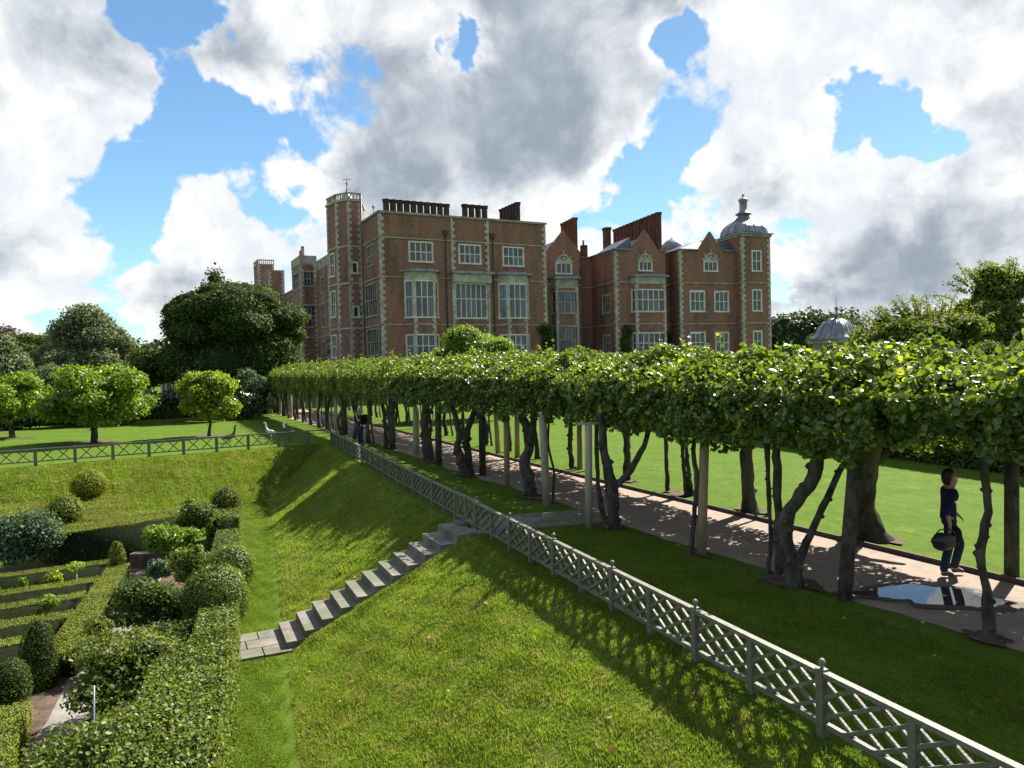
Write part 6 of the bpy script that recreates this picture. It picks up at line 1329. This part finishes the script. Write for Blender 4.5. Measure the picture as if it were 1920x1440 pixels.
def joints(hip=.86, lean=0.0, **kw):
    J = dict(pelvis=(0, 0, .93), waist=(lean * .2, 0, 1.07), chest=(lean * .6, 0, 1.27), neck=(lean, 0, 1.42), jaw=(lean + .02, 0, 1.49), skull=(lean + .015, 0, 1.565), crown=(lean, 0, 1.62),
      shL=(lean * .8, .185, 1.345), shR=(lean * .8, -.185, 1.345), elL=(-.02, .23, 1.07), elR=(-.02, -.23, 1.07), wrL=(.05, .22, .85), wrR=(.05, -.22, .85),
      hipL=(0, .09, .86), hipR=(0, -.09, .86), knL=(.01, .10, .47), knR=(.01, -.10, .47), anL=(-.02, .10, .085), anR=(-.02, -.10, .085), toeL=(.13, .11, .03), toeR=(.13, -.11, .03), face=(1, 0, 0)); J.update(kw); return J
# walking woman: faces right in the view (+x), right arm (towards the camera) holds a bag
Jw = joints(lean=.03, bust=(.10, 0, 1.24), elR=(-.09, -.235, 1.09), wrR=(-.045, -.245, .86), hdR=(0.02, 0, -1), elL=(.06, .24, 1.08), wrL=(.20, .22, .93), hdL=(.6, 0, -.6), knR=(-.02, -.09, .48), anR=(-.10, -.09, .09), toeR=(.05, -.10, .03), knL=(.20, .08, .50), anL=(.10, .08, .105), toeL=(.25, .09, .05), hipL=(.03, .09, .86), face=(1, -.05, -.12))
wr_, XW = person('person', 'woman in navy top and jeans walking past the puddle with a black bag', Jw, NAVY, DENIM, (6.83, 11.62, .02), R(-14), HAIRM, DSHOE, sleeve='three')
BG = empty('handbag', XW((-.14, -.30, .55)), 'large black leather handbag hanging from the woman\'s hand', 'bag'); 
def ell(c, r, XX, seg=14, rings=8, seed=1, amp=.06):
    V, F = sphere_core((0, 0, 0), r, seg, rings, seed=seed, amp=amp); me = npmesh('m', np.array([XX(tuple(np.array(c) + v)) for v in V]), [np.array(F)], smooth=True); return me
me = ell((-.15, -.29, .60), (.18, .07, .135), XW, 20, 12, 3, .10); me.name = 'bag_body'; addobj('bag_body', me, LEATH, BG)
b = MB(); b.tube([XW(p) for p in ((-.28, -.29, .68), (-.20, -.28, .78), (-.08, -.27, .80), (.00, -.27, .76), (.02, -.28, .66))], [.012] * 5, 6); b.build('handle', LEATH, BG)
me = ell((.06, -.20, .66), (.07, .04, .15), XW, 14, 9, 5, .18); me.name = 'folded_jacket'; tag(addobj('folded_jacket', me, BLACKC), 'dark folded jacket hanging beside the woman\'s bag', 'jacket')
# man in black photographing behind the fence
Jm = joints(lean=.04, elL=(.22, .24, 1.12), wrL=(.24, .07, 1.40), elR=(.20, -.26, 1.12), wrR=(.24, -.07, 1.40), hdL=(.1, 0, 1), hdR=(.1, 0, 1), puL=(0, 1, 0), puR=(0, 1, 0))
mr, XM = person('person', 'grey haired man in black standing behind the lattice fence holding a camera to his face', Jm, BLACKC, DENIM, (-6.85, 33.2, 0), R(-140), HAIRG, DSHOE, sleeve='short', scale=1.06)
b = MB(); b.box(-.03, .03, -.07, .07, -.045, .045, lambda x, y, z: XM((.215 + x, y, 1.515 + z))); b.tube([XM((.24, 0, 1.515)), XM((.34, 0, 1.51))], .035, 10); tag(b.build('camera_body', CAMB), 'black camera held up by the grey haired man', 'camera')
me = ell((-.20, 0, 1.18), (.12, .16, .24), XM, 14, 9, 4, .06); me.name = 'backpack'; tag(addobj('backpack', me, BLACKC), 'black backpack on the back of the grey haired man', 'backpack')
# person with hat by the walk end
Jh = joints(lean=.10, elL=(.20, .26, 1.20), wrL=(.26, .08, 1.44), elR=(.22, -.25, 1.18), wrR=(.27, -.07, 1.44), hdL=(.1, 0, 1), hdR=(.1, 0, 1), puL=(0, 1, 0), puR=(0, 1, 0), knL=(.05, .12, .47), anL=(.06, .14, .085), toeL=(.2, .14, .03), anR=(-.12, -.12, .085), toeR=(.03, -.12, .03))
hr, XH = person('person', 'person in khaki shirt and shorts taking a picture at the walk end', Jh, KHAKI, GREYS, (-18.9, 57.6, 0), R(-62), HAIRG, SHOEW, sleeve='short', scale=1.1, legm='shorts')
b = MB(); b.box(-.03, .03, -.07, .07, -.045, .045, lambda x, y, z: XH((.30 + x, y, 1.52 + z))); tag(b.build('camera_body', CAMB), 'small camera held up by the person in shorts', 'camera')
Jp = joints(lean=.0, elL=(.02, .25, 1.07), wrL=(.14, .18, .92), elR=(-.02, -.25, 1.07), wrR=(.10, -.2, .9))
pr_, XP = person('person', 'dark clothed person in pale shoes standing on the walk behind the broad dark trunk', Jp, BLACKC, BLACKC, (-4.15, 36.2, .02), R(-60), HAIRM, SHOEW, sleeve='short', scale=1.05)

# ------------------------------------------------------------ long necked birds on the left lawn
FEA_D = solid('dark_feathers', (.03, .05, .04), (.05, .03, .025), 20, .5, .4); FEA_R = solid('brown_feathers', (.18, .09, .06), (.10, .05, .04), 20, .6, .3); FEA_W = solid('grey_white_feathers', (.62, .62, .60), (.35, .34, .32), 10, .7, .3)
def bird(label, loc, rz, H, mn, mb, sit=False):
    root = empty('bird', loc, label, 'bird', 'long necked birds on the left lawn', rz); Mx = Matrix.Translation(Vector(loc)) @ Matrix.Rotation(rz, 4, 'Z') @ Matrix.Scale(H, 4); X_ = lambda p: tuple(Mx @ Vector(p))
    leg = .12 if sit else .36
    V = [(0, 0, leg + .12), (.16, 0, leg + .20), (.24, 0, leg + .42), (.25, 0, leg + .60), (.30, 0, leg + .63), (.38, 0, leg + .62), (-.18, 0, leg + .11), (-.38, 0, leg + .04)]; E = [(0, 1), (1, 2), (2, 3), (3, 4), (4, 5), (0, 6), (6, 7)]; Rd = [.12, .085, .04, .036, .04, .012, .10, .03]
    skin_mesh('body', [X_(p) for p in V], E, [(r * H, r * H) for r in Rd], 0, 2, mb, root)
    Vn = [(.20, 0, leg + .30), (.24, 0, leg + .42), (.25, 0, leg + .60)]; skin_mesh('neck', [X_(p) for p in Vn], [(0, 1), (1, 2)], [(.062 * H,) * 2, (.048 * H,) * 2, (.044 * H,) * 2], 0, 1, mn, root)
    for s in (-1, 1):
        b = MB(); b.tube([X_((.02, s * .05, leg + .08)), X_((-.02, s * .05, leg * .5)), X_((.0, s * .05, 0))], [.022 * H, .014 * H, .012 * H], 6); b.build('leg', mb, root)
bird('dark necked brown bird sitting by the fence, nearest the small yellow green tree', (-14.2, 37.0, 0), R(-10), 1.15, FEA_D, FEA_R, True)
bird('pale grey long necked bird standing on long legs behind the fence', (-12.1, 36.9, 0), R(188), .98, FEA_W, FEA_W)
bird('dark bird with a white head, nearest the end of the lime walk', (-11.35, 37.3, 0), R(200), .95, FEA_W, FEA_D)
